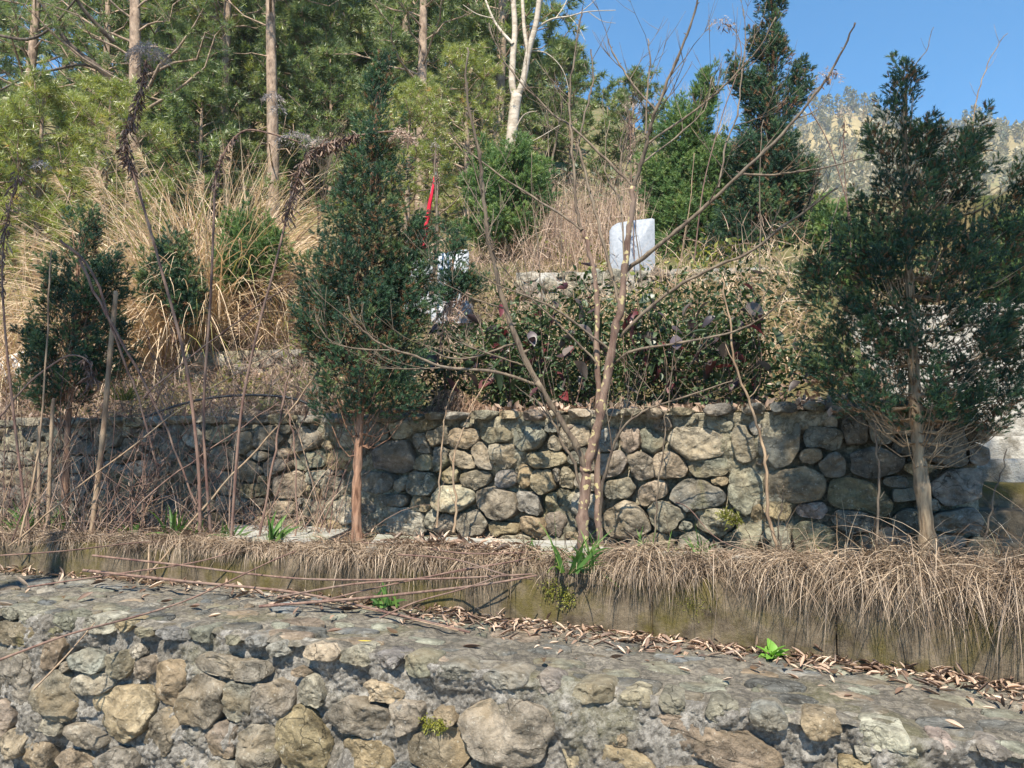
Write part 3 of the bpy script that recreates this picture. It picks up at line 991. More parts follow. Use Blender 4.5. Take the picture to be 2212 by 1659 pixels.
def depthA(S, Z):
    P = np.stack([S.ravel(), Z.ravel(), 0 * S.ravel()], -1)
    m = fbm(P * 3.0, 3, 61).reshape(S.shape)
    top = np.clip((Z - (zA(S) - 0.03)) / 0.03, 0, 1)
    up_ = np.clip((Z - (zA(S) - 0.30)) / 0.2, 0, 1)
    return -0.06 + 0.075 * np.clip(m * 1.6 + 0.15 + 0.4 * up_, 0, 1) - 0.03 * top ** 2


mortar_sheet(wallA, FA, SA0, SA1, lambda S: 0 * S - 2.3, lambda S: zA(S) + 0.002, 0.0115, depthA, MORTAR_A, 23, 0.028, 0.011)

# walkway: the broad mortared top of that wall, with flat stones let into it
ss = np.arange(SA0, SA1, 0.025)
tt = np.linspace(0, 1, 56)
S2, T2 = np.meshgrid(ss, tt, indexing='ij')
Xw = S2 / FA.k
Ya = WA[0] + WA[1] * Xw + 0.012
Yk = KB[0] + KB[1] * Xw + 0.1
Yw = Ya + (Yk - Ya) * T2
Pn = np.stack([Xw.ravel(), Yw.ravel(), 0 * Xw.ravel()], -1)
bump = fbm(Pn * 4, 3, 71) * 0.016 + fbm(Pn * 16, 3, 72) * 0.011
Zw = zwalk(Xw) + bump.reshape(Xw.shape) - 0.02 * np.clip(1 - T2 / 0.05, 0, 1) ** 2
grid_geo(np.stack([Xw, Yw, Zw], -1)).build('walkway_top', WALK, wallA, smooth=True)


class FlatFrame:
    def __init__(self, base):
        self.t = base.t
        self.back = -base.nrm
        self.org = base.org
        self.nrm = np.array([0, 0, 1.0])
        self.k = base.k

    def P(self, s, w, d=0.0):
        p = self.org + s * self.t + w * self.back
        p = p + np.array([0, 0, float(zwalk(p[0])) + d])
        return p


FW = FlatFrame(FA)
flat = fill([], SA0, SA1, 0.03, 1.0, 0.03, 0.16, 2200, 'sdngbdnd', (0.4, 0.75), 0.93)
flat = flat[:300]
outs = outlines(flat, 22, 1.0, 0.006)
wl = np.array(wloc(wallA))
for i, (st, r) in enumerate(zip(flat, outs)):
    V, Fc = stone_mesh(r, random.uniform(0.008, 0.018), 3.0, 4, 5000 + i, FW.t, FW.back, FW.nrm, 0.05, 0.2, 2)
    me = raw_mesh('flat_stone', V, Fc[:, ::-1], STONE, True)
    o = link('flat_stone', me, wallA, FW.P(st[0], st[1], 0.0) - wl)
    t = TONE[st[6]]
    f = random.uniform(0.8, 1.25)
    o.color = (t[0] * f, t[1] * f, t[2] * f, 1)

# ---- kerb -----------------------------------------------------------------------
FK = WallFrame(*KB)
kerb = thing('concrete_kerb', 'low mossy concrete kerb under hanging dead grass, behind the walkway', 'kerb', (0, KB[0], -1.1))
s = -6.4
i = 0
while s < 4.4:
    L = random.uniform(0.82, 0.98)
    s1 = s + L - 0.008
    x0, x1 = s / FK.k, s1 / FK.k
    n = 20
    S = np.linspace(s, s1, n)
    prof = []
    for (d, kz) in ((0.0, 0), (0.012, 0.35), (0.006, 0.7), (0.0, 0.93), (-0.018, 1.0), (-0.10, 1.0), (-0.13, 0.95), (-0.13, 0)):
        zlo = zwalk(S / FK.k) - 0.06
        zh = Z_TER + 0.012 + 0.006 * math.sin(i * 2.3)
        Z = zlo + (zh - zlo) * kz
        prof.append(FK.P(S, Z, d + 0.012 * math.sin(i * 1.7)))
    P = np.stack(prof, 1)
    Pn = P.reshape(-1, 3)
    P = P + (fbm(Pn * 9, 3, 81) * 0.007).reshape(P.shape[:2])[..., None] * FK.nrm
    gk = grid_geo(P)
    for e in (0, n - 1):
        m = P.shape[1]
        idx = np.arange(m) + e * m
        fc = [(idx[0], idx[j], idx[j + 1]) for j in range(1, m - 1)]
        gk.F.append(np.array(fc) if e else np.array(fc)[:, ::-1])
    gk.build('kerb_block', CONC, kerb, smooth=False)
    s += L
    i += 1


# ---- slabs on the terrace ---------------------------------------------------------
def slab(label, pts, thick, seed):
    """A flat stone slab; pts are the four corners of its top as picture points, lying near the terrace."""
    z = Z_TER + thick
    C = [on_z(px, py, z + 0.01) for px, py in pts]
    lag = max(0.0, max((KB[0] + KB[1] * q.x + 0.05) - q.y for q in C))
    C = [q + Vector((0, lag, 0)) for q in C]
    n, m = 14, 6
    P = np.zeros((n, m, 3))
    for a in range(n):
        for b in range(m):
            u, v = a / (n - 1), b / (m - 1)
            p = (C[0] * (1 - u) + C[1] * u) * (1 - v) + (C[3] * (1 - u) + C[2] * u) * v
            P[a, b] = p
    jit = fbm(P.reshape(-1, 3) * 6 + seed, 3, seed).reshape(n, m)
    P[..., 2] += jit * 0.006
    P[:, 0, 1] += fbm(P[:, 0] * 8, 3, seed + 1) * 0.02
    cx = P.reshape(-1, 3).mean(0)
    o = thing('stone_slab', label, 'slab', (cx[0], cx[1], Z_TER), 'grey slabs lying on the terrace')
    top = grid_geo(P)
    ring = [(a, 0) for a in range(n)] + [(n - 1, b) for b in range(1, m)] + [(a, m - 1) for a in range(n - 2, -1, -1)] + [(0, b) for b in range(m - 2, 0, -1)]
    T = np.array([P[a, b] for a, b in ring])
    B = T.copy()
    B[:, 2] = Z_TER - 0.03
    Mid = T * 0.5 + B * 0.5
    Mid[:, :2] += (Mid[:, :2] - cx[:2]) * 0.008
    k = len(ring)
    V = np.concatenate([T, Mid, B])
    i = np.arange(k)
    i2 = (i + 1) % k
    top.add(V, np.concatenate([np.stack([i, i + k, i2 + k, i2], -1), np.stack([i + k, i + 2 * k, i2 + 2 * k, i2 + k], -1)]))
    top.build('slab', SLAB, o)
    return o


slab('long grey stone slab strewn with dead leaves, left of the bare sapling', [(772, 1196), (1240, 1208), (1258, 1180), (800, 1166)], 0.07, 3)
slab('tilted grey slab with green tufts at the foot of the bare sapling', [(1215, 1212), (1480, 1222), (1500, 1194), (1265, 1182)], 0.05, 5)
slab('grey slab edged by dry grass left of the thick juniper trunk', [(1600, 1232), (1850, 1258), (1880, 1228), (1640, 1206)], 0.06, 8)
slab('dull grey slab half hidden among the weed stalks', [(470, 1158), (700, 1166), (760, 1140), (500, 1132)], 0.05, 12)

# ---- stairs at the right ------------------------------------------------------------
stair = thing('stone_stairs', 'pale weathered concrete steps rising at the right end of the rear wall', 'stairs', (float(ST0[0]), float(ST0[1]), Z_TER))
for k in range(14):
    n, m = 30, 7
    zt = -0.755 + 0.165 * (k + 1)
    zb = -0.755 + 0.165 * k - 0.12
    prof = [(0.30 * 1.4, zb), (0.30 * 1.4, zt - 0.01), (0.25, zt), (0.05, zt), (0.012, zt - 0.008), (0.0, zt - 0.025), (0.0, (zt + zb) / 2), (0.0, zb)]
    S = np.linspace(0, 2.7, n)
    P = np.zeros((n, len(prof), 3))
    for j, (al, z) in enumerate(prof):
        xy = ST0[None] + S[:, None] * STR[None] + (0.29 * k + al) * STE[None]
        P[:, j, :2] = xy
        P[:, j, 2] = z
    jit = fbm(P.reshape(-1, 3) * 5 + k, 4, 90 + k).reshape(n, len(prof))
    P[:, 3:, :2] -= (jit[:, 3:, None] * 0.014) * STE[None, None]
    P[:, 1:6, 2] += jit[:, 1:6] * 0.008
    gs = grid_geo(P)
    mlen = len(prof)
    for e in (0, n - 1):
        idx = np.arange(mlen) + e * mlen
        fc = np.array([(idx[0], idx[j], idx[j + 1]) for j in range(1, mlen - 1)])
        gs.F.append(fc if e == 0 else fc[:, ::-1])
    gs.build('step', WHITE_CONC if k > 2 else CONC, stair)  # upper steps get a paler concrete, sunlight put into their colour


# ---- upper rubble walls and grave ----------------------------------------------------
def small_wall(name, label, a, b, x0, x1, zlo, zhi, tones, rmin, rmax, mat, seed, tries=900):
    f = WallFrame(a, b)
    w = thing(name, label, 'stone wall', ((x0 + x1) / 2, a + b * (x0 + x1) / 2, zlo))
    st = fill([], x0 * f.k, x1 * f.k, zlo, zhi, rmin, rmax, tries, tones, (0.45, 0.8), 0.85)
    place_stones(w, f, st, 20, 5, 1.12, 0.004, (0.5, 0.8), 'stone', 0.12)
    mortar_sheet(w, f, x0 * f.k, x1 * f.k, lambda S: 0 * S + zlo - 0.3, lambda S: 0 * S + zhi, 0.04, lambda S, Z: 0 * S - 0.04, mat, seed, 0.05, 0.02)
    g = Geo()
    q = [f.P(x0 * f.k, zlo - 0.3, -0.5), f.P(x1 * f.k, zlo - 0.3, -0.5), f.P(x1 * f.k, zhi - 0.02, -0.5), f.P(x0 * f.k, zhi - 0.02, -0.5), f.P(x0 * f.k, zlo - 0.3, -0.07), f.P(x1 * f.k, zlo - 0.3, -0.07), f.P(x1 * f.k, zhi - 0.02, -0.07), f.P(x0 * f.k, zhi - 0.02, -0.07)]
    g.add(q, [(0, 1, 2, 3), (4, 7, 6, 5), (0, 3, 7, 4), (1, 5, 6, 2), (3, 2, 6, 7)])
    g.build('core', mat, w)
    return w


small_wall('rubble_wall', 'pale sunlit rubble wall behind the leafy thicket, under the grey headstone', 9.3, -0.10, 0.05, 3.5, 1.15, 2.12, 'lltlpg', 0.04, 0.15, WHITE_CONC, 31, 1800)
small_wall('rubble_wall', 'low dark rubble wall behind the brambles, left of the red-barked juniper', 8.9, -0.22, -4.3, -1.6, 0.75, 1.20, 'gnsdtl', 0.05, 0.13, MORTAR_B, 37)


def headstone(label, px0, px1, py0, py1, Y, yaw, thick, mat, cut=0.12):
    a, b = at_y(px0, py1, Y), at_y(px1, py0, Y)
    w, h = b.x - a.x, b.z - a.z
    c = Vector(((a.x + b.x) / 2, Y, a.z))
    o = thing('headstone', label, 'headstone', c)
    o.rotation_euler = (math.radians(-2), 0, math.radians(yaw))
    pr = [(-w / 2, -0.15), (w / 2, -0.15), (w / 2, h - 0.015), (w / 2 - 0.03, h), (0.0, h - 0.02), (-w / 2 + cut * 0.9, h - 0.045), (-w / 2 + cut * 0.3, h - 0.045 - cut * 0.35), (-w / 2, h - 0.05 - cut * 0.8)]
    bev = 0.012
    g = Geo()
    n = len(pr)
    fr = [(x, -thick / 2, z) for x, z in pr]
    V = []
    for (d, s) in ((-thick / 2, 1 - 0.025), (-thick / 2 + bev, 1.0), (thick / 2 - bev, 1.0), (thick / 2, 1 - 0.025)):
        for x, z in pr:
            V.append((x * s, d, h / 2 + (z - h / 2) * s))
    Fq = []
    for r_ in range(3):
        for i in range(n):
            j = (i + 1) % n
            Fq.append((r_ * n + i, r_ * n + j, (r_ + 1) * n + j, (r_ + 1) * n + i))
    g.add(V, np.array(Fq)[:, ::-1])
    g.F.append(np.array([(0, i, i + 1) for i in range(1, n - 1)]))
    g.F.append(np.array([(3 * n, 3 * n + i + 1, 3 * n + i) for i in range(1, n - 1)]))
    g.V = [np.asarray(v) + np.array(c) for v in g.V]
    g.build('tablet', mat, o)
    g2 = Geo()
    V = []
    for z, s in ((-0.25, 1.0), (-0.02, 1.0), (0.0, 0.97)):
        for x, y in ((-1, -1), (1, -1), (1, 1), (-1, 1)):
            V.append((x * (w / 2 + 0.06) * s, y * (thick / 2 + 0.07) * s, z))
    g2.add(np.array(V) + np.array(c), [(0, 1, 5, 4), (1, 2, 6, 5), (2, 3, 7, 6), (3, 0, 4, 7), (4, 5, 9, 8), (5, 6, 10, 9), (6, 7, 11, 10), (7, 4, 8, 11), (8, 9, 10, 11)])
    g2.build('plinth', mat, o)
    return o


headstone('pale grey granite headstone standing among bare stems above the thicket', 1318, 1413, 474, 612, 9.75, -8, 0.11, GRANITE)
headstone('white headstone half hidden behind the red-barked juniper, with pink flowers', 885, 935, 545, 640, 9.9, 4, 0.10, WHITEPAPER, 0.04)
headstone('bluish white headstone behind dead stems, right of the red ribbon pole', 945, 1012, 540, 660, 9.6, -5, 0.10, WHITEPAPER, 0.04)

# sunlit path climbing at the left
g = Geo()
A = [at_y(-260, 855, 10.2), at_y(0, 772, 10.4), at_y(120, 742, 10.6), at_y(250, 722, 10.7), at_y(345, 712, 10.8)]
V = []
for p in A:
    for (dy, dz) in ((0, -0.5), (0, 0.0), (0.02, 0.012), (0.9, 0.05), (0.9, -0.5)):
        V.append((p.x, p.y + dy, p.z + dz))
gp = grid_geo(np.array(V).reshape(len(A), 5, 3)[:, ::-1])
gp.F.append(np.array([(0, 1, 2), (0, 2, 3), (0, 3, 4)]))
m5 = (len(A) - 1) * 5
gp.F.append(np.array([(m5, m5 + 2, m5 + 1), (m5, m5 + 3, m5 + 2), (m5, m5 + 4, m5 + 3)]))
gp.build('path', PATH, kind='structure')

# far hill across the valley, at the right
xs = np.linspace(-140, 520, 120)
ys = np.linspace(110, 520, 60)
X2, Y2 = np.meshgrid(xs, ys, indexing='ij')


def farz(X, Y):
    az = X / 380.0
    ridge = np.interp(az, [-0.4, 0.0, 0.30, 0.40, 0.47, 0.55, 0.62, 0.68, 0.8, 1.3], [120, 140, 156, 162, 166, 160, 165, 158, 150, 120])
    t = np.clip((Y - 110) / 270.0, 0, 1)
    back = np.clip((Y - 380) / 140.0, 0, 1)
    z = -3 + (ridge + 3) * (t ** 1.1) - back * 70
    P = np.stack([X.ravel(), Y.ravel(), 0 * X.ravel()], -1)
    return z + (fbm(P * 0.018, 3, 15) * 7).reshape(X.shape) * t


grid_geo(np.stack([X2, Y2, farz(X2, Y2)], -1)).build('far_hill', FARHILL, smooth=True, kind='structure')

# ------------------------------------------------------------------ junipers
def juniper(label, trunk_px, lobes, Y, mat, bark, trunk_w, density=1.0, group=None, spray=0.055, seed=1, up=0.9, plume=0.24, dead=0.09, wide=0.78):
    rg = np.random.default_rng(seed)
    base = at_y(trunk_px[0][0], trunk_px[0][1], Y)
    o = thing('juniper_tree', label, 'juniper tree', base, group)
    line = pxline(trunk_px, Y, 0.0, 6)
    g = Geo()
    n = len(line)
    wr = trunk_w * 0.5 * Y / F
    rad = np.array([wr * (1.25 if i == 0 else 1.0) * (1 - 0.8 * i / n) for i in range(n)])
    g.tube(line, rad * (1 + 0.12 * rg.normal(size=n)), 9)
    axis = np.array([tuple(p) for p in line])
    pos, dirs, rr, sc = [], [], [], []
    for (px, py, rx, ry) in lobes:
        C = np.array(at_y(px, py, Y))
        k = Y / F
        R = np.array([rx * k * wide, rx * k * wide * 0.92, ry * k * 0.9])
        area = (R[0] * R[2])
        N = int(area * 560 * density) + 6
        for _ in range(N):
            d = rg.normal(size=3)
            d /= np.linalg.norm(d)
            rad_ = rg.uniform(0.35, 0.92) ** 0.7
            p0 = C + d * R * rad_
            ax = axis[np.argmin(np.abs(axis[:, 2] - (p0[2] - 0.2)))]
            outw = p0 - ax
            outw[2] *= 0.3
            outw /= np.linalg.norm(outw) + 1e-6
            D = outw * 0.65 + np.array([0, 0, up]) + rg.normal(size=3) * 0.22
            D /= np.linalg.norm(D)
            L = plume * rg.uniform(0.6, 1.25)
            m = int(34 * L / plume)
            u = rg.random(m) ** 0.8
            rad2 = (1 - u) * 0.36 * L + 0.012
            off = rg.normal(size=(m, 3))
            off -= (off @ D)[:, None] * D
            off /= np.linalg.norm(off, axis=1)[:, None] + 1e-6
            pp = p0 + D * (u * L)[:, None] + off * (rad2 * np.sqrt(rg.random(m)))[:, None]
            dd_ = D * 0.8 + off * 0.75 + rg.normal(size=(m, 3)) * 0.25
            pos.append(pp)
            dirs.append(dd_)
            tone = rg.uniform(0.0, 0.88)
            r = np.clip(tone + rg.normal(size=m) * 0.12 + (u - 0.5) * 0.25, 0, 0.9)
            low = rad_ < 0.6 or p0[2] < C[2] - R[2] * 0.55
            br = rg.random(m) < (dead * (3 if low else 0.6))
            r = np.where(br, rg.uniform(0.93, 1.0, m), r)
            rr.append(r)
            sc.append(spray * rg.uniform(0.7, 1.3, m))
            if rg.random() < 0.5:
                g.tube([ax + (p0 - ax) * t + np.array([0, 0, -0.10 * math.sin(t * 3.1)]) for t in (0, 0.35, 0.7, 1.0)], [0.011 * k * 180, 0.008 * k * 180, 0.006 * k * 180, 0.003 * k * 180], 4)
    pos = np.concatenate(pos)
    dirs = np.concatenate(dirs)
    rr = np.concatenate(rr)
    sc = np.concatenate(sc)
    Mx = frames(dirs) * sc[:, None, None]
    g.build('trunk', bark, o, smooth=True)
    c = Geo()
    c.scatter(SPRAY, SPRAY_F, pos, Mx, rr)
    c.build('crown', mat, o)
    return o


juniper('dark juniper with a red-brown trunk standing in front of the rear wall, left of centre',
        [(772, 1180), (770, 1080), (775, 960), (782, 800), (790, 600), (805, 380), (815, 200)],
        [(815, 215, 22, 70), (812, 320, 45, 80), (800, 430, 75, 90), (795, 540, 105, 100), (770, 620, 120, 90), (790, 720, 140, 110), (800, 820, 135, 85), (850, 690, 90, 90), (885, 610, 45, 60), (890, 540, 30, 50), (700, 720, 60, 100), (760, 900, 75, 40), (845, 890, 70, 40)],
        5.85, JUNIPER, JUN_BARK, 24, 1.05, None, 0.043, 11, 0.9, 0.24, 0.09, 0.84)
juniper('large dark juniper with a pale thick trunk at the right, before the stairs',
        [(2010, 1240), (2000, 1120), (1985, 980), (1975, 820), (1965, 600), (1955, 350), (1955, 200)],
        [(1955, 225, 26, 65), (1925, 330, 45, 80), (1985, 350, 40, 80), (2085, 330, 30, 70), (2040, 430, 85, 90), (2190, 420, 26, 70), (1940, 480, 80, 100), (1880, 590, 80, 90), (2000, 600, 140, 110), (2150, 570, 90, 110), (1790, 640, 40, 70), (1860, 740, 110, 100), (2040, 750, 160, 105), (2190, 770, 80, 130), (1950, 880, 165, 75), (2120, 900, 105, 65), (1800, 830, 45, 55)],
        4.62, JUNIPER, PALE_JUN_BARK, 38, 1.25, None, 0.038, 12, 0.95, 0.2, 0.10, 0.9)
juniper('dark juniper behind the knobbly pole at the far left edge of the rear wall',
        [(140, 1118), (143, 1000), (148, 900), (155, 780), (165, 620), (172, 520)],
        [(175, 530, 40, 60), (165, 620, 75, 80), (150, 700, 80, 80), (215, 640, 50, 100), (90, 780, 50, 60), (160, 800, 100, 80), (225, 780, 45, 90), (130, 870, 80, 50)],
        7.15, JUNIPER, JUN_BARK, 17, 0.8, None, 0.05, 13)
juniper('tall dark juniper spire against the sky, right of the grey headstone',
        [(1655, 650), (1655, 500), (1660, 300), (1668, 120), (1668, 20)],
        [(1668, 30, 16, 60), (1662, 120, 34, 70), (1612, 195, 18, 45), (1712, 210, 20, 60), (1660, 250, 52, 80), (1650, 360, 78, 80), (1705, 420, 60, 80), (1640, 480, 90, 80), (1740, 530, 60, 70), (1650, 580, 120, 70), (1590, 590, 80, 70), (1730, 620, 90, 70), (1650, 650, 120, 60)],
        10.3, JUNIPER, JUN_BARK, 16, 1.0, None, 0.07, 14, 1.1, 0.34)
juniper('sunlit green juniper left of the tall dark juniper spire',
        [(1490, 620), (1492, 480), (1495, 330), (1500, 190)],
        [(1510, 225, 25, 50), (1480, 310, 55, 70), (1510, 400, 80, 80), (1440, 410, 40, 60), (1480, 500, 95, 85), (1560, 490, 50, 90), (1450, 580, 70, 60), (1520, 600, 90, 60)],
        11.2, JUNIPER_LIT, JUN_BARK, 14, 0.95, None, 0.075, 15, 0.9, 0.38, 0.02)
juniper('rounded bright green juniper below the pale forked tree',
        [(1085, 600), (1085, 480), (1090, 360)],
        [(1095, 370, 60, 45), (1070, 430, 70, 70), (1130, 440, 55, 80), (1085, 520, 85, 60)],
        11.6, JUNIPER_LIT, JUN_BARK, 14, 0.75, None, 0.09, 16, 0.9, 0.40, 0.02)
juniper('small green juniper at the foot of the straw-coloured grass clump',
        [(545, 680), (545, 600), (545, 520)],
        [(540, 520, 40, 40), (560, 580, 55, 50), (520, 610, 40, 50)],
        10.2, JUNIPER_LIT, JUN_BARK, 10, 0.8, None, 0.08, 17, 0.9, 0.36, 0.04)
juniper('small dark juniper in the grass between the knobbly pole and the tall stalks',
        [(375, 740), (375, 660), (378, 580)],
        [(380, 575, 35, 45), (365, 640, 55, 55), (395, 680, 45, 50)],
        9.4, JUNIPER, JUN_BARK, 10, 0.8, None, 0.075, 18, 0.9, 0.34, 0.05)
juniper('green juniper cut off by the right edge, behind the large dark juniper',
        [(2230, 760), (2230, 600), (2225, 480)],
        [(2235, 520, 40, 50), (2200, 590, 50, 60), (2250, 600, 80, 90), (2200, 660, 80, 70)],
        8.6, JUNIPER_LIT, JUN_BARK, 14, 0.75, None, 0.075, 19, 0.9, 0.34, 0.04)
juniper('sparse dark juniper sapling veiling the white headstones',
        [(975, 700), (975, 640), (978, 560)],
        [(978, 560, 22, 40), (985, 620, 35, 45), (960, 650, 35, 35), (1010, 640, 25, 35)],
        8.9, JUNIPER, JUN_BARK, 9, 0.7, None, 0.055, 21, 0.9, 0.26, 0.04)
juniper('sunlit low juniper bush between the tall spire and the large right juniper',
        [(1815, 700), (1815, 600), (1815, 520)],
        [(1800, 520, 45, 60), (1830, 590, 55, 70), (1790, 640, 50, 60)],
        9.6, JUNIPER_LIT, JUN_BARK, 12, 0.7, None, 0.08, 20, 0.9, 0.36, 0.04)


# ------------------------------------------------------------------ pines
def pine_parts(H, start, rmax, nb, seed, needle=0.13, tuft=(TUFT, TUFT_F), per=9, trunk_r=0.15, dead=0.5, droop=0.0):
    """Trunk with boughs (wood) and needle tufts of a pine standing at the origin."""
    rg = np.random.default_rng(seed)
    w = Geo()
    n = 16
    zz = np.linspace(0, H, n)
    wob = np.stack([np.sin(zz * 0.5 + seed) * 0.08, np.cos(zz * 0.4 + seed * 2) * 0.06, zz], -1)
    rad = trunk_r * (1 - zz / H) ** 0.8 + 0.015
    rad[0] *= 1.25
    w.tube(wob, rad, 9)
    pos, dirs, rr = [], [], []

    def trunk_at(z):
        return np.array([np.interp(z, zz, wob[:, 0]), np.interp(z, zz, wob[:, 1]), z])
    for b in range(nb):
        t = (b + rg.random()) / nb
        z = H * (start + (1 - start) * t)
        a = b * 2.4 + rg.normal() * 0.4
        L = rmax * (1 - t) ** 0.7 * rg.uniform(0.65, 1.1) + 0.25
        rise = rg.uniform(0.1, 0.45) + 0.5 * t - droop
        d = np.array([math.cos(a), math.sin(a), rise])
        d /= np.linalg.norm(d)
        p0 = trunk_at(z)
        segs = 5
        P = [p0 + d * L * s / segs + np.array([0, 0, 0.12 * L * (s / segs) ** 2]) + rg.normal(size=3) * 0.03 * s for s in range(segs + 1)]
        w.tube(P, [0.028 * L / 2 * (1 - s / (segs + 1)) + 0.005 for s in range(segs + 1)], 4)
        P = np.array(P)
        for k in range(per):
            s = rg.uniform(0.35, 1.0)
            q = P[0] + (P[-1] - P[0]) * s
            q = np.array([np.interp(s * segs, np.arange(segs + 1), P[:, c]) for c in range(3)])
            td = d * 0.7 + rg.normal(size=3) * 0.75
            td[2] = abs(td[2]) * 0.8 + 0.05
            td /= np.linalg.norm(td)
            tl = rg.uniform(0.2, 0.5) * min(1.0, L)
            e = q + td * tl
            w.tube([q, q + td * tl * 0.5 + np.array([0, 0, 0.02]), e], [0.009, 0.007, 0.004], 3, cap=False)
            m = rg.integers(4, 7)
            f = rg.uniform(0.25, 1.0, m)
            f[0] = 1.0
            pos.append(q + td * (tl * f)[:, None] + rg.normal(size=(m, 3)) * 0.05)
            dirs.append(td + rg.normal(size=(m, 3)) * 0.5 + np.array([0, 0, 0.3]))
            rr.append(np.clip(rg.uniform(0.1, 0.8) + rg.normal(size=m) * 0.12, 0, 0.97))
    for b in range(int(nb * dead * start * 1.5)):              # bare dead boughs low on the trunk
        z = H * start * rg.uniform(0.25, 1.0)
        a = rg.uniform(0, 6.28)
        L = rg.uniform(0.5, rmax * 0.8)
        d = np.array([math.cos(a), math.sin(a), rg.uniform(-0.1, 0.4)])
        p0 = trunk_at(z)
        w.tube([p0 + d * L * s / 4 + rg.normal(size=3) * 0.05 * s for s in range(5)], [0.022, 0.016, 0.012, 0.008, 0.003], 4)
    pos, dirs, rr = np.concatenate(pos), np.concatenate(dirs), np.concatenate(rr)
    c = Geo()
    sc = needle * rg.uniform(0.8, 1.2, len(pos))
    c.scatter(tuft[0], tuft[1], pos, frames(dirs) * sc[:, None, None], rr)
    return w, c


def pine(label, loc, parts, mat, group=None, rot=0.0, scale=1.0):
    o = thing('pine_tree', label, 'pine tree', (0, 0, 0), group)
    w, c = parts
    w.build('trunk', PINE_BARK, o, smooth=True)
    c.build('crown', mat, o)
    o.location = loc
    o.rotation_euler = (0, 0, rot)
    o.scale = (scale,) * 3
    return o


def hill_at(px, Y, dz=-0.1):
    x = (px - CX) / F * Y
    return (x, Y, tz(x, Y) + dz)


tall1 = pine_parts(10.5, 0.30, 2.3, 40, 101, 0.14, per=9, trunk_r=0.165)
tall2 = pine_parts(11.5, 0.38, 2.0, 38, 102, 0.14, per=9, trunk_r=0.13)
tall3 = pine_parts(9.5, 0.26, 1.9, 40, 103, 0.13, per=9, trunk_r=0.12)
young = pine_parts(4.2, 0.10, 1.75, 36, 104, 0.15, per=9, trunk_r=0.07)
young2 = pine_parts(4.6, 0.06, 1.8, 40, 114, 0.19, (TUFT2, TUFT2_F), 9, 0.07)
fullp = pine_parts(8.0, 0.12, 2.2, 46, 105, 0.22, (TUFT2, TUFT2_F), 9, 0.12)
farp = pine_parts(9.0, 0.22, 2.1, 40, 106, 0.27, (TUFT2, TUFT2_F), 8, 0.13)

p1 = pine('thick-trunked tall pine at the left, with dark diagonal boughs above', hill_at(258, 15.5), tall1, NEEDLE, rot=0.4)
p2 = pine('tall pine with a slim straight trunk right of the dry grass plume head', hill_at(567, 16.0), tall2, NEEDLE, rot=1.0)
p3 = pine('tall pine with pale mid trunk, above the red ribbon pole', hill_at(909, 16.5), tall3, NEEDLE, rot=2.0)
p4 = copy_thing(p2, hill_at(462, 17.5), 2.6, 0.92, 'slim slightly leaning pine behind the straw-coloured grass clump')
p5 = copy_thing(p3, hill_at(188, 18.0), 4.0, 0.95, 'slim pine just left of the thick-trunked pine')
p6 = copy_thing(p1, hill_at(28, 18.5), 3.1, 0.95, 'tall pine at the far left edge of the wood')
p7 = copy_thing(p3, hill_at(795, 22.0), 5.0, 1.1, 'dark-trunked pine high behind the red-barked juniper')
y1 = pine('bright yellow-green young pine with pale buds, at the left edge', hill_at(70, 12.8), young, NEEDLE_B, rot=0.0)
y2 = copy_thing(y1, hill_at(205, 13.6), 2.0, 0.95, 'bright young pine beside the thick pine trunk, behind the plume heads')
y3 = copy_thing(y1, hill_at(1000, 15.0), 4.0, 0.85, 'bright young pine just right of the red ribbon pole')
y4 = copy_thing(y1, hill_at(880, 13.6), 1.0, 0.72, 'low bright young pine behind the red ribbon pole')
y5 = copy_thing(y1, hill_at(-60, 12.2), 5.0, 1.0, 'young yellow-green pine cut off by the left edge')
y6 = copy_thing(y1, hill_at(470, 19.0), 5.4, 1.45, 'light green pine between the slim trunks, left of centre')
ZONE = [(180, 'green pine in the wood, left of the thick-trunked pine'), (480, 'green pine in the wood between the thick-trunked and slim-trunked pines'), (850, 'green pine in the wood above the red-barked juniper'), (1120, 'green pine in the wood above the red ribbon pole'), (1290, 'green pine just right of the pale forked tree'), (9999, 'green pine on the right-hand skyline of the wood')]


def zone(px):
    return next(t for lim, t in ZONE if px < lim)


yb = pine('low green pine bushing out beneath the tall trunks', hill_at(640, 18.0), young2, NEEDLE, 'low bushy pines beneath the tall trunks')
for px, Y, sc in ((350, 17, 1.0), (420, 16, 0.8), (520, 18.5, 0.9), (700, 17, 0.8), (840, 18, 0.8), (1040, 19, 1.0), (1230, 18.5, 0.8), (1380, 19, 0.7), (300, 20, 1.0), (10, 16, 0.8), (560, 22, 1.1), (900, 23, 1.1)):
    copy_thing(yb, hill_at(px, Y), px * 0.7, sc)
f0 = pine(zone(700), hill_at(700, 20.0), fullp, NEEDLE, 'pines: ' + zone(700))
q0 = pine(zone(1135), hill_at(1135, 24.0), farp, NEEDLE, 'pines: ' + zone(1135))
rg = random.Random(5)
spots = [(360, 21), (620, 19.5), (760, 24), (860, 20.5), (985, 20), (1075, 18.5), (1160, 20), (1250, 21), (1010, 26), (1130, 29), (1330, 24), (1420, 27), (1250, 33), (1370, 35), (1480, 34), (330, 28), (100, 24), (240, 25), (450, 26), (560, 29), (680, 32), (800, 34), (920, 31), (20, 30), (150, 33), (290, 36), (420, 38), (540, 40), (1050, 40), (1180, 44), (1320, 48), (1440, 50), (-120, 22), (-200, 28), (640, 44), (780, 48), (900, 46), (1560, 45), (1610, 30), (60, 42), (200, 46), (340, 50), (-60, 36), (1700, 38), (1100, 23), (1000, 33), (520, 21.5), (300, 19.5), (1290, 19)]
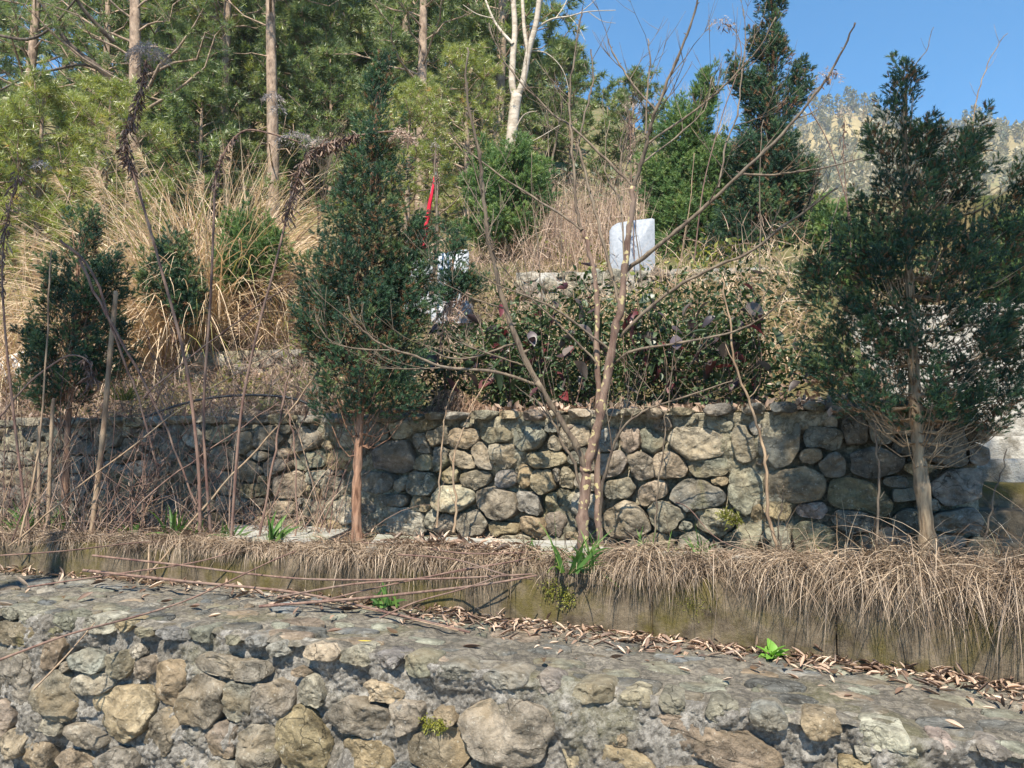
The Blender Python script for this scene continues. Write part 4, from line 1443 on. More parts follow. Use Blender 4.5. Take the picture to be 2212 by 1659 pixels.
for i, (px, Y) in enumerate(spots):
    src = f0 if i % 2 == 0 else q0
    if px > 1120:
        hb = hill_at(px, Y)[2]
        tt_ = np.interp(px, [1120, 1200, 1300, 1450, 1560, 1700], [0.57, 0.52, 0.46, 0.40, 0.36, 0.33])
        s_ = (tt_ * Y * rg.uniform(0.9, 1.0) - hb) / 8.5
        if s_ < 0.3:
            continue
        c = copy_thing(src, hill_at(px, Y), rg.uniform(0, 6.28), min(s_, 1.2), zone(px))
        c['group'] = 'pines: ' + zone(px)
        continue
    if i % 5 == 4:
        continue
    c = copy_thing(src, hill_at(px, Y), rg.uniform(0, 6.28), rg.uniform(0.85, 1.25) * (1.0 if Y < 30 else 1.15), zone(px))
    c['group'] = 'pines: ' + zone(px)

# dark boughs reaching across the upper left
for i, (ln, wdt) in enumerate((([(255, 230), (225, 160), (165, 110), (130, 70), (75, -20)], 15), ([(246, 90), (215, 60), (180, 20), (155, -20)], 12), ([(245, 160), (180, 140), (120, 150), (60, 165), (0, 195)], 7), ([(-10, 75), (60, 85), (110, 60), (150, 15), (170, -10)], 7))):
    g = Geo()
    pl = pxline(ln, 15.3, -0.7, 5)
    g.tube(pl, [wdt * 0.5 * 15.3 / F * (1 - 0.5 * k / len(pl)) for k in range(len(pl))], 7)
    off = wloc(p1)
    V = np.concatenate(g.V) - np.array(off)
    c, s_ = math.cos(-0.4), math.sin(-0.4)
    V = np.stack([V[:, 0] * c - V[:, 1] * s_, V[:, 0] * s_ + V[:, 1] * c, V[:, 2]], -1)
    me = raw_mesh('bough', V, np.concatenate(g.F), BOUGH_BARK, True)
    link('bough', me, p1)

# pale forked bare tree
t = thing('bare_tree', 'pale grey forked leafless tree in the middle of the wood', 'bare tree', at_y(1100, 372, 14.6))
g = Geo()
tr = pxline([(1098, 372), (1104, 310), (1110, 250), (1116, 205)], 14.6, 0, 5)
g.tube(tr, [0.5 * 14.6 / F * w for w in np.linspace(25, 24, len(tr))], 9)
g.build('trunk', GREY_BARK, t, smooth=True)
for ln, w0, w1, dy in (([(1114, 215), (1106, 180), (1108, 120), (1112, 60), (1106, -30)], 17, 12, 0.1), ([(1116, 210), (1130, 175), (1142, 110), (1158, 50), (1168, -30)], 16, 12, -0.2), ([(1140, 110), (1133, 70), (1130, 30), (1127, -30)], 9, 8, 0.2), ([(1108, 95), (1085, 70), (1065, 40), (1045, -10)], 8, 4, 0.3),
                       ([(1152, 65), (1190, 42), (1230, 35), (1270, 25), (1330, 22)], 5, 1.5, -0.3), ([(1230, 35), (1250, 60), (1265, 90)], 2, 1, -0.2), ([(1200, 40), (1220, 10), (1230, -20)], 3, 1.5, 0.2), ([(1270, 25), (1300, 45), (1330, 50)], 2, 1, 0.1), ([(1140, 110), (1180, 115), (1215, 150), (1230, 200)], 3, 1.5, 0.2), ([(1100, 330), (1160, 300), (1210, 270)], 4, 1.5, -0.4), ([(1104, 300), (1130, 250), (1160, 240)], 4, 1.5, -0.3),
                       ([(1250, 30), (1280, 5), (1300, -20)], 2, 1, 0.0), ([(1065, 40), (1030, 30), (1000, 10)], 3, 1, 0.1)):
    g = Geo()
    pl = pxline(ln, 14.6, dy, 5)
    g.tube(pl, [0.5 * 14.6 / F * w for w in np.linspace(w0, w1, len(pl))], 6)
    g.build('branch', GREY_BARK, t, smooth=True)


def twiggy_tree(label, px, Y, H, seed, mat, group, spread=0.5):
    """A leafless, finely twigged tree."""
    rg = random.Random(seed)
    p = hill_at(px, Y)
    o = thing('bare_tree', label, 'bare tree', p, group)
    g = Geo()
    b = Geo()

    def grow(p0, d, L, r, lvl):
        P = [p0]
        for i in range(4):
            d = (d + Vector((rg.gauss(0, 0.1), rg.gauss(0, 0.1), 0.06))).normalized()
            P.append(P[-1] + d * L / 4)
        (g if lvl == 0 else b).tube(P, [r, r * 0.88, r * 0.75, r * 0.62, r * 0.5], 5 if lvl == 0 else 3, cap=False)
        if lvl < 4:
            for i in range(rg.choice((3, 4))):
                k = rg.choice((2, 3, 4))
                nd = (d + Vector((rg.gauss(0, spread), rg.gauss(0, spread), rg.uniform(0, 0.4)))).normalized()
                grow(P[k], nd, L * rg.uniform(0.55, 0.75), r * 0.48, lvl + 1)
    grow(Vector(p), Vector((0.05, 0, 1)), H * 0.42, H * 0.014, 0)
    g.build('trunk', mat, o)
    b.build('crown', mat, o)
    return o


twiggy_tree('leafless greyish twiggy tree against the sky, right of the pines', 1420, 22, 4.6, 1, GREY_BARK, None, 0.35)
twiggy_tree('leafless tree with fine twigs just left of the tall juniper spire', 1480, 26, 5.0, 2, GREY_BARK, None, 0.35)
twiggy_tree('leafless brushy tree low among the pines, right of the forked tree', 1350, 16, 3.2, 3, TWIG_BARK, None, 0.45)
twiggy_tree('leafless brushy tree beside the pale forked trunk', 1190, 16.5, 3.4, 4, TWIG_BARK, None, 0.45)
twiggy_tree('leafless shrub rising behind the red-barked juniper, at its left', 690, 12.0, 2.4, 5, TWIG_BARK, None, 0.45)

# far wood on the hill across the valley
rg = np.random.default_rng(77)
N = 9000
X = rg.uniform(-60, 420, N)
Y = 150 + 235 * rg.random(N) ** 0.75
keep = (X / Y > 0.12) & (X / Y < 1.0)
X, Y = X[keep], Y[keep]
Z = farz(X, Y)
tv, tf = [], []
r2 = np.random.default_rng(5)
for i in range(16):
    z = r2.uniform(0.15, 1.0)
    w = 0.34 * math.sin(math.pi * min(1, 0.15 + z * 0.8)) + 0.03
    a = r2.uniform(0, 6.28)
    c = np.array([math.cos(a) * w * r2.random(), math.sin(a) * w * r2.random(), z])
    d1 = r2.normal(size=3) * 0.16
    d2 = r2.normal(size=3) * 0.16
    k = len(tv)
    tv += [c - d1, c + d1, c + d2]
    tf.append((k, k + 1, k + 2))
tv += [np.array([-0.012, 0, -0.1]), np.array([0.012, 0, -0.1]), np.array([0, 0, 0.9]), np.array([0, -0.012, -0.1]), np.array([0, 0.012, -0.1]), np.array([0, 0, 0.9])]
k = len(tv) - 6
tf += [(k, k + 1, k + 2), (k + 3, k + 4, k + 5)]
sc = rg.uniform(3.0, 7.0, len(X))
Mx = np.zeros((len(X), 3, 3))
a = rg.uniform(0, 6.28, len(X))
Mx[:, 0, 0] = np.cos(a) * sc * 0.75
Mx[:, 0, 1] = -np.sin(a) * sc * 0.75
Mx[:, 1, 0] = np.sin(a) * sc * 0.75
Mx[:, 1, 1] = np.cos(a) * sc * 0.75
Mx[:, 2, 2] = sc
g = Geo()
g.scatter(np.array(tv), np.array(tf), np.stack([X, Y, Z], -1), Mx, np.clip(rg.normal(0.55, 0.25, len(X)), 0, 1))
g.build('far_wood', FARTREE, kind='stuff', label='thin pale wood covering the far hill across the valley', category='wood')
# the ridge-top trees that stand out one by one
first = None
for i in range(26):
    px = 1745 + i * 18.5 + rg.uniform(-6, 6)
    Yr = 383.0
    x = (px - CX) / F * Yr
    z = float(farz(np.array([x]), np.array([Yr]))[0])
    if first is None:
        first = thing('ridge_tree', 'small hazy tree standing up on the far ridge line', 'tree', (0, 0, 0), 'trees along the far ridge')
        w = Geo()
        w.tube([(0, 0, -0.1), (0, 0, 0.5), (0, 0, 0.95)], [0.02, 0.015, 0.005], 5)
        w.build('trunk', PINE_BARK, first)
        c = Geo()
        n = 160
        zz = rg.uniform(0.25, 1.0, n)
        ww = 0.24 * np.sqrt(np.clip(1.02 - zz, 0, 1)) + 0.03
        an = rg.uniform(0, 6.28, n)
        rr_ = np.sqrt(rg.random(n)) * ww
        V = np.stack([np.cos(an) * rr_, np.sin(an) * rr_, zz], -1)
        c.scatter(np.array([(-0.05, 0, 0), (0.05, 0, 0.01), (0, 0.03, 0.07)]), np.array([(0, 1, 2)]), V, frames(rg.normal(size=(n, 3))), rg.uniform(0, 0.4, n))
        c.build('crown', FARTREE, first)
        first.location = (x, Yr, z)
        s_ = rg.uniform(9, 15)
        first.scale = (s_, s_, s_)
    else:
        copy_thing(first, (x, Yr, z), rg.uniform(0, 6.28), rg.uniform(7, 16))

# ------------------------------------------------------------------ bare sapling in the middle
YS = 5.45
sap = thing('bare_sapling', 'leafless multi-stemmed sapling with lichen-spotted bark in the middle foreground', 'sapling', at_y(1275, 1195, YS))
SAPL = [
    ('trunk', [(1262, 1195), (1260, 1120), (1264, 1060), (1266, 1010)], 30, 27, 0),
    ('trunk', [(1297, 1195), (1292, 1100), (1290, 980), (1293, 860), (1290, 760), (1290, 660), (1283, 590), (1268, 525), (1257, 497)], 19, 10, 0.1),
    ('trunk', [(1266, 1015), (1282, 955), (1300, 880), (1315, 800), (1330, 705), (1343, 660), (1350, 575), (1362, 490), (1369, 403)], 27, 13, -0.15),
    ('branch', [(1266, 1015), (1245, 960), (1210, 905), (1160, 825)], 17, 15, -0.15),
    ('branch', [(1160, 825), (1120, 745), (1085, 640), (1065, 560), (1050, 480), (1042, 400), (1035, 330), (1015, 250), (1008, 180), (1010, 103)], 15, 5, -0.5),
    ('branch', [(1155, 830), (1070, 803), (960, 793), (900, 770), (848, 755), (800, 728), (765, 690), (750, 640)], 9, 5, -0.4),
    ('branch', [(847, 756), (790, 755), (720, 740), (680, 690)], 5, 2.5, -0.2),
    ('branch', [(960, 794), (890, 797), (815, 795)], 4, 3, -0.3),
    ('branch', [(1258, 1085), (1240, 1000), (1215, 960), (1190, 900), (1168, 850)], 9, 7, -0.1),
    ('branch', [(1369, 403), (1387, 345), (1402, 280), (1420, 230), (1460, 135), (1490, 60), (1510, -15)], 13, 6, -0.5),
    ('branch', [(1340, 727), (1400, 668), (1475, 612), (1560, 570), (1615, 548), (1690, 490), (1745, 452), (1806, 406)], 10, 6, -0.7),
    ('branch', [(1350, 585), (1400, 548), (1460, 500), (1530, 440), (1600, 375), (1690, 290), (1760, 205), (1815, 120), (1848, 48)], 13, 5, -0.9),
    ('branch', [(1600, 375), (1660, 378), (1720, 372), (1800, 358), (1880, 336)], 7, 4, -0.3),
    ('branch', [(1552, 405), (1570, 310), (1592, 250), (1605, 150), (1610, 90), (1605, 20)], 6, 3, 0.3),
    ('branch', [(1369, 403), (1310, 345), (1231, 270), (1194, 247), (1104, 153), (1064, 80), (1057, 50)], 8, 4, 0.5),
    ('branch', [(1257, 497), (1200, 455), (1137, 417), (1037, 347), (970, 287)], 8, 4, 0.4),
    ('branch', [(1257, 497), (1245, 450), (1240, 370), (1234, 300), (1231, 227), (1237, 147), (1257, 30)], 9, 5, 0.1),
    ('branch', [(1342, 671), (1318, 582), (1298, 500), (1280, 437), (1253, 330), (1251, 300), (1274, 207), (1281, 170), (1277, 107)], 10, 5, 0.3),
    ('branch', [(1417, 240), (1361, 173), (1327, 120), (1314, 83)], 7, 4, 0.2),
    ('branch', [(1394, 313), (1474, 258), (1550, 200), (1605, 143), (1638, 107), (1675, 37)], 7, 4, -0.4),
    ('branch', [(1387, 353), (1475, 283), (1525, 230), (1537, 165)], 6, 3, 0.3),
    ('branch', [(1394, 290), (1398, 200), (1404, 140), (1400, 85)], 6, 4, 0.1),
    ('branch', [(1350, 570), (1340, 437), (1307, 367), (1317, 260)], 6, 3, 0.3),
    ('branch', [(1327, 785), (1370, 757), (1474, 740), (1585, 716), (1661, 676), (1705, 616)], 8, 4, -0.6),
    ('branch', [(1315, 755), (1211, 675), (1137, 640), (1070, 613), (1004, 570)], 7, 3, -0.4),
    ('branch', [(1288, 783), (1197, 690), (1137, 636), (1077, 563), (1060, 530)], 6, 3, -0.2),
    ('branch', [(1119, 740), (1080, 752), (1027, 771), (970, 773), (924, 752), (918, 738)], 7, 3, -0.3),
    ('branch', [(1134, 790), (1080, 772), (1024, 753), (970, 726), (940, 696)], 5, 3, -0.3),
    ('branch', [(1087, 666), (1024, 646), (985, 625), (937, 600)], 5, 2.5, -0.2),
    ('branch', [(1297, 1125), (1303, 1040), (1337, 939), (1388, 890), (1492, 853), (1580, 823)], 9, 4, -0.6),
    ('branch', [(1590, 270), (1620, 262), (1650, 250)], 3, 2, 0.0),
    ('branch', [(1492, 853), (1530, 862), (1555, 868)], 3, 1.5, 0.0),
]
for nm, ln, w0, w1, dy in SAPL:
    g = Geo()
    y0 = YS
    pl = pxline(ln, y0, dy, 5)
    n = len(pl)
    rad = np.linspace(w0, w1 * (0.8 if nm == 'branch' else 1), n) * 0.5 * YS / F * (0.76 if w0 < 14 else 0.84)
    kn = 1 + 0.10 * np.sin(np.arange(n) * 1.9 + w0) + 0.22 * (np.arange(n) % 5 == 0)
    pl = [p + Vector((random.gauss(0, 0.004), random.gauss(0, 0.004), 0)) for p in pl]
    pl[0] = pxline(ln, y0, dy, 5)[0]
    g.tube(pl, rad * kn, 8 if w0 > 12 else 6)
    if nm == 'branch' and w0 >= 5:                 # buds
        for k in range(4, n - 1, 4):
            p = pl[k]
            d = Vector((random.gauss(0, 1), random.gauss(0, 1), 0.6)).normalized()
            g.tube([p, p + d * rad[k] * 2.2, p + d * rad[k] * 3.6], [rad[k] * 0.7, rad[k] * 0.6, 0.0006], 4)
    if nm == 'branch' and n > 8:                  # fine side twigs
        for q_ in range(random.choice((4, 5, 7))):
            k = random.randrange(n // 3, n - 1)
            tdir = (pl[k] - pl[k - 1]).normalized()
            sd = Vector((random.gauss(0, 0.7), random.gauss(0, 0.5), random.uniform(0.0, 0.8)))
            d = (tdir * 0.8 + sd).normalized()
            L = random.uniform(0.15, 0.55)
            P_ = [pl[k]]
            for j in range(5):
                d = (d + Vector((random.gauss(0, 0.1), random.gauss(0, 0.1), 0.07))).normalized()
                P_.append(P_[-1] + d * L / 5)
            r0_ = min(rad[k] * 0.55, 0.005)
            g.tube(P_, np.linspace(r0_, 0.0014, 6), 4)
            for w_ in range(2):
                kk = random.choice((2, 3, 4))
                d2 = (d + Vector((random.gauss(0, 0.6), random.gauss(0, 0.5), random.uniform(0, 0.5)))).normalized()
                g.tube([P_[kk], P_[kk] + d2 * L * 0.22, P_[kk] + d2 * L * 0.42 + Vector((0, 0, 0.02))], [0.0022, 0.0018, 0.001], 3)
    g.build(nm, SAP_BARK if nm == 'trunk' else TWIG_BARK, sap, smooth=True)

# slim suckers and weed stems along the rear wall (picture points, width, distance offset)
slim = [
    ([(980, 1150), (985, 1090), (980, 1000), (1000, 930), (1030, 860), (1065, 800)], 6, 5.6, 'thin olive stem curving up the rear wall, left of the sapling'),
    ([(945, 1140), (948, 1060), (955, 960), (965, 880), (990, 820)], 5, 5.6, 'second thin stem against the rear wall, nearest the red-barked juniper'),
    ([(1415, 1185), (1418, 1100), (1428, 1000), (1440, 900), (1452, 800), (1462, 690)], 4, 5.4, 'thin dark stem rising straight right of the sapling trunk'),
    ([(1680, 1185), (1660, 1110), (1652, 1000), (1640, 930), (1615, 860), (1585, 780), (1575, 690), (1560, 600)], 8, 5.1, 'grey stem rising before the rear wall left of the large juniper'),
    ([(1895, 1190), (1898, 1080), (1895, 980), (1890, 900), (1896, 820)], 6, 4.6, 'tan stem with withered leaves left of the thick juniper trunk'),
    ([(1690, 1190), (1680, 1140), (1690, 1080), (1692, 1050)], 4, 5.0, 'short forked stem at the foot of the rear wall'),
    ([(2110, 1240), (2135, 1120), (2160, 1040), (2178, 970)], 5, 4.5, 'tan dry stalk leaning before the stairs'),
    ([(1640, 640), (1642, 500), (1640, 380), (1648, 260)], 4, 8.6, 'withered vine hanging before the tall juniper spire'),
    ([(930, 640), (945, 520), (940, 400), (942, 310)], 7, 9.0, 'withered brown stalk beside the red ribbon pole'),
    ([(1440, 690), (1470, 560), (1490, 440), (1500, 330)], 3, 7.6, 'fine dark stem before the sunlit juniper'),
    ([(1395, 690), (1380, 560), (1372, 460), (1380, 380)], 3, 7.8, 'fine reddish stem crossing the grey headstone'),
    ([(1230, 700), (1215, 600), (1212, 480), (1218, 380)], 3, 8.2, 'fine tan stem left of the grey headstone'),
    ([(1170, 660), (1165, 560), (1150, 440), (1148, 330)], 3, 8.4, 'fine tan stem before the rounded bright juniper'),
    ([(1900, 300), (1935, 210), (1970, 150), (2000, 110), (2015, 60)], 3, 8.2, 'thin wiry twig against the sky above the large juniper, left one'),
    ([(2095, 300), (2110, 210), (2130, 150), (2160, 90), (2176, 72)], 3, 8.0, 'thin wiry twig against the sky near the right edge'),
    ([(1790, 560), (1800, 470), (1830, 390), (1850, 330)], 3, 9.0, 'thin reddish cane in the gap between the two dark junipers'),
]
for ln, w, Y, lab in slim:
    g = Geo()
    pl = pxline(ln, Y, random.uniform(-0.2, 0.1), 5)
    n = len(pl)
    pl = [p + Vector((random.gauss(0, 0.004), random.gauss(0, 0.01), 0)) for p in pl]
    g.tube(pl, np.linspace(w, w * 0.45, n) * 0.5 * Y / F, 6)
    for k in range(5, n - 2, 5):
        d = Vector((random.choice((-1, 1)) * random.uniform(0.4, 0.9), random.gauss(0, 0.3), 0.8)).normalized()
        L = random.uniform(0.03, 0.10) * Y / 5
        g.tube([pl[k], pl[k] + d * L * 0.5, pl[k] + d * L + Vector((0, 0, L * 0.3))], [w * 0.2 * Y / F, w * 0.16 * Y / F, w * 0.08 * Y / F], 4)
    o = g.build('weed_stem', random.choice((TWIG_BARK, STALK_TAN)), smooth=True, origin=pl[0])
    o['label'] = lab
    o['category'] = 'stem'
    o['group'] = 'slim stems on the terraces'


# ------------------------------------------------------------------ dead tall stalks at the left
def withered(geo, P, lo, hi, n, size, spread, Y):
    """Shrivelled leaves hanging along a stalk."""
    m = len(P)
    idx = [lo + (hi - lo) * random.random() for _ in range(n)]
    pos, dr, r, s = [], [], [], []
    for t in idx:
        i = min(int(t * (m - 1)), m - 2)
        p = P[i].lerp(P[i + 1], t * (m - 1) - i)
        pos.append(tuple(p + Vector((random.gauss(0, spread), random.gauss(0, spread), random.gauss(0, spread)))))
        dr.append((random.gauss(0, 0.6), random.gauss(0, 0.6), -1.0))
        r.append(random.random())
        s.append(size * random.uniform(0.5, 1.3))
    Mx = frames(np.array(dr))[:, :, [0, 2, 1]] * np.array(s)[:, None, None]
    geo.scatter(DRYL, DRYL_F, np.array(pos), Mx, np.array(r))


def fluffy(geo, c, rx, rz, n, L, droop=0.6):
    rgn = np.random.default_rng(int(abs(c.x * 1000)) + n)
    a = rgn.uniform(0, 6.28, n)
    rad = np.sqrt(rgn.random(n))
    p = np.stack([c.x + np.cos(a) * rad * rx, c.y + np.sin(a) * rad * rx * 0.7, c.z + rz * (1 - rad ** 2 * 1.3) * rgn.uniform(0.3, 1.0, n)], -1)
    d = np.stack([np.cos(a) * rad, np.sin(a) * rad, rgn.uniform(-0.8, 0.5, n)], -1) + rgn.normal(size=(n, 3)) * 0.5
    ribbons(geo, p, d, L * rgn.uniform(0.3, 0.9, n), 0.0055, droop * 2, rgn.random(n), 3)


def plume_stalk(label, ln, w, Y, leaf=(0.5, 0.95), nleaf=120, lsize=0.09, lspread=0.02, head=None, dy=0.0, mat=None, fl=None):
    pl = pxline(ln, Y, dy, 6)
    o = thing('dead_stalk', label, 'dead stalk', pl[0])
    g = Geo()
    n = len(pl)
    g.tube(pl, np.linspace(w, w * 0.5, n) * 0.5 * Y / F, 6)
    g.build('stem', mat or STALK, o, smooth=True)
    if nleaf:
        g = Geo()
        withered(g, pl, leaf[0], leaf[1], nleaf, lsize, lspread, Y)
        g.build('withered_leaves', DEADLEAF, o)
    if head:
        for (px, py, rx, ry, k) in head:
            g = Geo()
            c = at_y(px, py, Y + dy)
            fluffy(g, c, rx * Y / F, ry * Y / F, k, 0.05)
            g.build('seed_head', fl or FLUFF, o)
    return o


plume_stalk('tall dead stalk topped by a grey fluffy umbrella-shaped seed head, at the upper left', [(432, 1165), (428, 1000), (400, 780), (345, 570), (305, 430), (282, 360), (268, 310), (290, 250), (305, 190), (316, 130)], 8, 5.9, (0.52, 0.98), 420, 0.06, 0.016, [(318, 122, 46, 40, 520), (300, 118, 26, 30, 160), (345, 128, 22, 26, 160)])
plume_stalk('dead stalk arching right, its grey seed head drooping over the red-barked juniper', [(500, 1160), (520, 900), (555, 720), (590, 590), (625, 450), (660, 345), (720, 308), (790, 290), (850, 284), (885, 290)], 7, 5.7, (0.42, 0.75), 420, 0.06, 0.018, [(868, 300, 26, 30, 300), (885, 310, 14, 30, 140), (690, 318, 20, 24, 60)], fl=PINKFLUFF)
plume_stalk('dead dark stalk bending over with a drooping grey head, between the two plumed stalks', [(455, 1150), (440, 900), (455, 640), (462, 470), (466, 390), (490, 320), (530, 282), (590, 290), (650, 308)], 7, 6.1, (0.45, 0.7), 120, 0.05, 0.015, [(640, 305, 46, 22, 360), (690, 312, 26, 20, 160), (590, 215, 24, 22, 160), (600, 240, 16, 20, 80)])
plume_stalk('brown leaf-hung dead stalk at the left edge', [(60, 1150), (30, 900), (10, 700), (5, 560), (20, 450), (40, 380)], 6, 6.2, (0.5, 1.0), 160, 0.06, 0.02, [(90, 360, 20, 22, 120)])
plume_stalk('thin brown stalk with a hooked withered leaf bunch before the far-left juniper', [(0, 900), (60, 830), (110, 790), (150, 768), (185, 775), (197, 800), (195, 830)], 5, 6.4, (0.6, 1.0), 70, 0.08, 0.015)
plume_stalk('dead stalk with a pinkish seed cluster hanging left of the thicket', [(945, 780), (955, 720), (962, 660), (990, 650), (1010, 630)], 4, 6.2, (0.5, 1.0), 40, 0.05, 0.012, [(965, 690, 26, 40, 320), (985, 680, 16, 30, 120)], fl=PINKFLUFF)
plume_stalk('dry stalk with a tan seed spray at the sky, left of the juniper spire', [(1500, 560), (1520, 400), (1560, 250), (1600, 130), (1590, 70), (1560, 50)], 3, 7.4, (0.8, 1.0), 30, 0.05, 0.02, [(1560, 55, 30, 26, 130)], fl=PINKFLUFF)
plume_stalk('dry stalk with a tan seed spray before the sky, right of the juniper spire', [(1850, 560), (1830, 440), (1790, 310), (1745, 220), (1780, 180), (1800, 155)], 3, 7.4, (0.8, 1.0), 30, 0.05, 0.02, [(1790, 170, 32, 30, 160)], fl=PINKFLUFF)
plume_stalk('small dry stalk with a grey seed spray in the gap before the far hill', [(1840, 560), (1830, 440), (1822, 330), (1825, 260)], 3, 7.6, (0.6, 1.0), 40, 0.05, 0.02, [(1825, 250, 22, 24, 90)], fl=PINKFLUFF)
plume_stalk('dry stalk with brown tassels in the pines, left of the sunlit juniper', [(1370, 560), (1365, 420), (1362, 320), (1360, 240)], 3, 9.0, (0.6, 1.0), 60, 0.06, 0.02, [(1360, 235, 20, 26, 90)], fl=PINKFLUFF)
plume_stalk('dead stalk with dark tassel beside the red ribbon, upper part leaf-hung', [(935, 640), (942, 500), (945, 400), (942, 330)], 5, 9.3, (0.2, 1.0), 140, 0.06, 0.025, [(940, 318, 10, 22, 70)])

# knobbly poles
for lab, ln, w, Y in (('tall knobbly tan pole standing at the left before the rear wall', [(198, 1160), (205, 1090), (216, 1000), (228, 880), (238, 760), (248, 660), (250, 628)], 12.5, 6.2), ('short knobbly tan pole with a pointed tip, left of the tall one', [(103, 1150), (106, 1060), (110, 960), (113, 890), (116, 860)], 9, 6.4), ('thin broken pole next to the short knobbly one', [(80, 1150), (84, 1050), (83, 960), (84, 920)], 8, 6.5)):
    pl = pxline(ln, Y, 0, 8)
    n = len(pl)
    rad = np.linspace(w, w * 0.72, n) * 0.5 * Y / F
    rad *= 1 + 0.22 * (np.arange(n) % 6 == 2)
    rad[-1] *= 0.3
    g = Geo()
    g.tube(pl, rad, 9)
    for k in range(2, n - 1, 6):
        for q in range(7):
            a = q * 0.9
            d = Vector((math.cos(a), math.sin(a), 0.25))
            g.tube([pl[k], pl[k] + d * rad[k] * 1.7], [rad[k] * 0.25, 0.0005], 4)
    o = g.build('knobbly_pole', STALK_TAN, smooth=True, origin=pl[0])
    o['label'], o['category'], o['group'] = lab, 'pole', 'knobbly poles at the left'

# plain dead weed stalks
rg = random.Random(21)
near = ['nearest the left edge', 'left of the tall knobbly pole', 'just right of the tall knobbly pole', 'below the straw-coloured grass', 'near the drooping plumed stalks', 'left of the red-barked juniper']
for i in range(120):
    px = rg.uniform(-40, 745)
    py = rg.uniform(1120, 1172)
    b = on_z(px, py, Z_TER)
    H = rg.choice((rg.uniform(0.4, 0.9), rg.uniform(0.9, 1.6), rg.uniform(1.3, 2.1)))
    lean = Vector((rg.gauss(0.05, 0.30), rg.gauss(0.02, 0.12), 1)).normalized()
    P = [b]
    d = lean
    for k in range(6):
        P.append(P[-1] + d * H / 6)
        d = (d + Vector((rg.gauss(0, 0.07) + 0.02 * (1 if lean.x > 0 else -1), rg.gauss(0, 0.05), -0.03))).normalized()
    P = smooth_line(P, 3)
    w = rg.uniform(0.005, 0.011)
    g = Geo()
    g.tube(P, np.linspace(w, w * 0.35, len(P)) * 0.62, 5)
    for k in range(rg.choice((3, 6, 10))):
        q = rg.randrange(4, len(P) - 1)
        dd_ = Vector((rg.gauss(0, 0.8), rg.gauss(0, 0.5), rg.uniform(0.2, 1.0))).normalized()
        L = rg.uniform(0.06, 0.3)
        g.tube([P[q], P[q] + dd_ * L * 0.5, P[q] + dd_ * L + Vector((0, 0, 0.02))], [w * 0.3, w * 0.22, w * 0.1], 4)
    o = g.build('dead_stalk', rg.choice((STALK, STALK, STALK_TAN)), smooth=True, origin=b)
    if rg.random() < 0.45:
        g = Geo()
        withered(g, P, 0.25, 0.95, rg.randrange(8, 26), 0.05, 0.012, 6)
        g.build('withered_leaves', DEADLEAF, o)
    zone = near[min(5, int(max(px, 0) / 125))]
    o['label'] = 'thin brown dead stalk before the rear wall, ' + zone
    o['category'] = 'dead stalk'
    o['group'] = 'thin dead stalks ' + zone
# long leaning canes among them
for i, (ln, w, lab) in enumerate((
        ([(370, 1180), (480, 1050), (600, 920), (690, 800)], 5, 'brown cane leaning right across the shaded rear wall, lower one'),
        ([(130, 520), (200, 590), (262, 770), (300, 860), (345, 1040)], 7, 'long dark cane bending down past the tall knobbly pole'),
        ([(170, 560), (230, 680), (300, 800), (360, 930), (440, 1130)], 7, 'dark cane slanting down right from the far-left juniper'),
        ([(20, 1180), (160, 1060), (330, 930), (470, 830), (640, 740)], 4, 'thin cane slanting up right across the brambles'),
        ([(230, 1170), (330, 1060), (470, 960), (600, 870)], 4, 'thin pale cane slanting up right before the rear wall'),
        ([(310, 860), (400, 780), (520, 690), (640, 600)], 4, 'fine cane slanting up toward the red-barked juniper'),
        ([(40, 1180), (80, 1000), (95, 840), (105, 640), (112, 540)], 5, 'upright reddish cane before the far-left juniper'),
        ([(560, 1165), (590, 1000), (610, 880), (625, 800)], 6, 'pale broken cane standing near the right end of the brambles'),
        ([(640, 1160), (640, 1000), (625, 900), (600, 830)], 4, 'slim tan cane standing near the right end of the brambles'))):
    pl = pxline(ln, 6.0, 0.2, 5)
    g = Geo()
    n = len(pl)
    pl = [p + Vector((rg.gauss(0, 0.005), 0, rg.gauss(0, 0.004))) for p in pl]
    g.tube(pl, np.linspace(w, w * 0.6, n) * 0.5 * 6 / F, 6)
    o = g.build('cane', STALK if i % 3 else STALK_TAN, smooth=True, origin=pl[0])
    o['label'], o['category'], o['group'] = lab, 'cane', 'long canes among the weeds'
g = Geo()
pl = pxline([(305, 905), (370, 880), (440, 862), (520, 854), (600, 856), (660, 870), (700, 900)], 6.75, 0.1, 6)
g.tube(pl, 0.011, 8)
o = g.build('hose', HOSE, smooth=True, origin=pl[0])
o['label'], o['category'] = 'black plastic hose arching along the top of the rear wall at the left', 'hose'

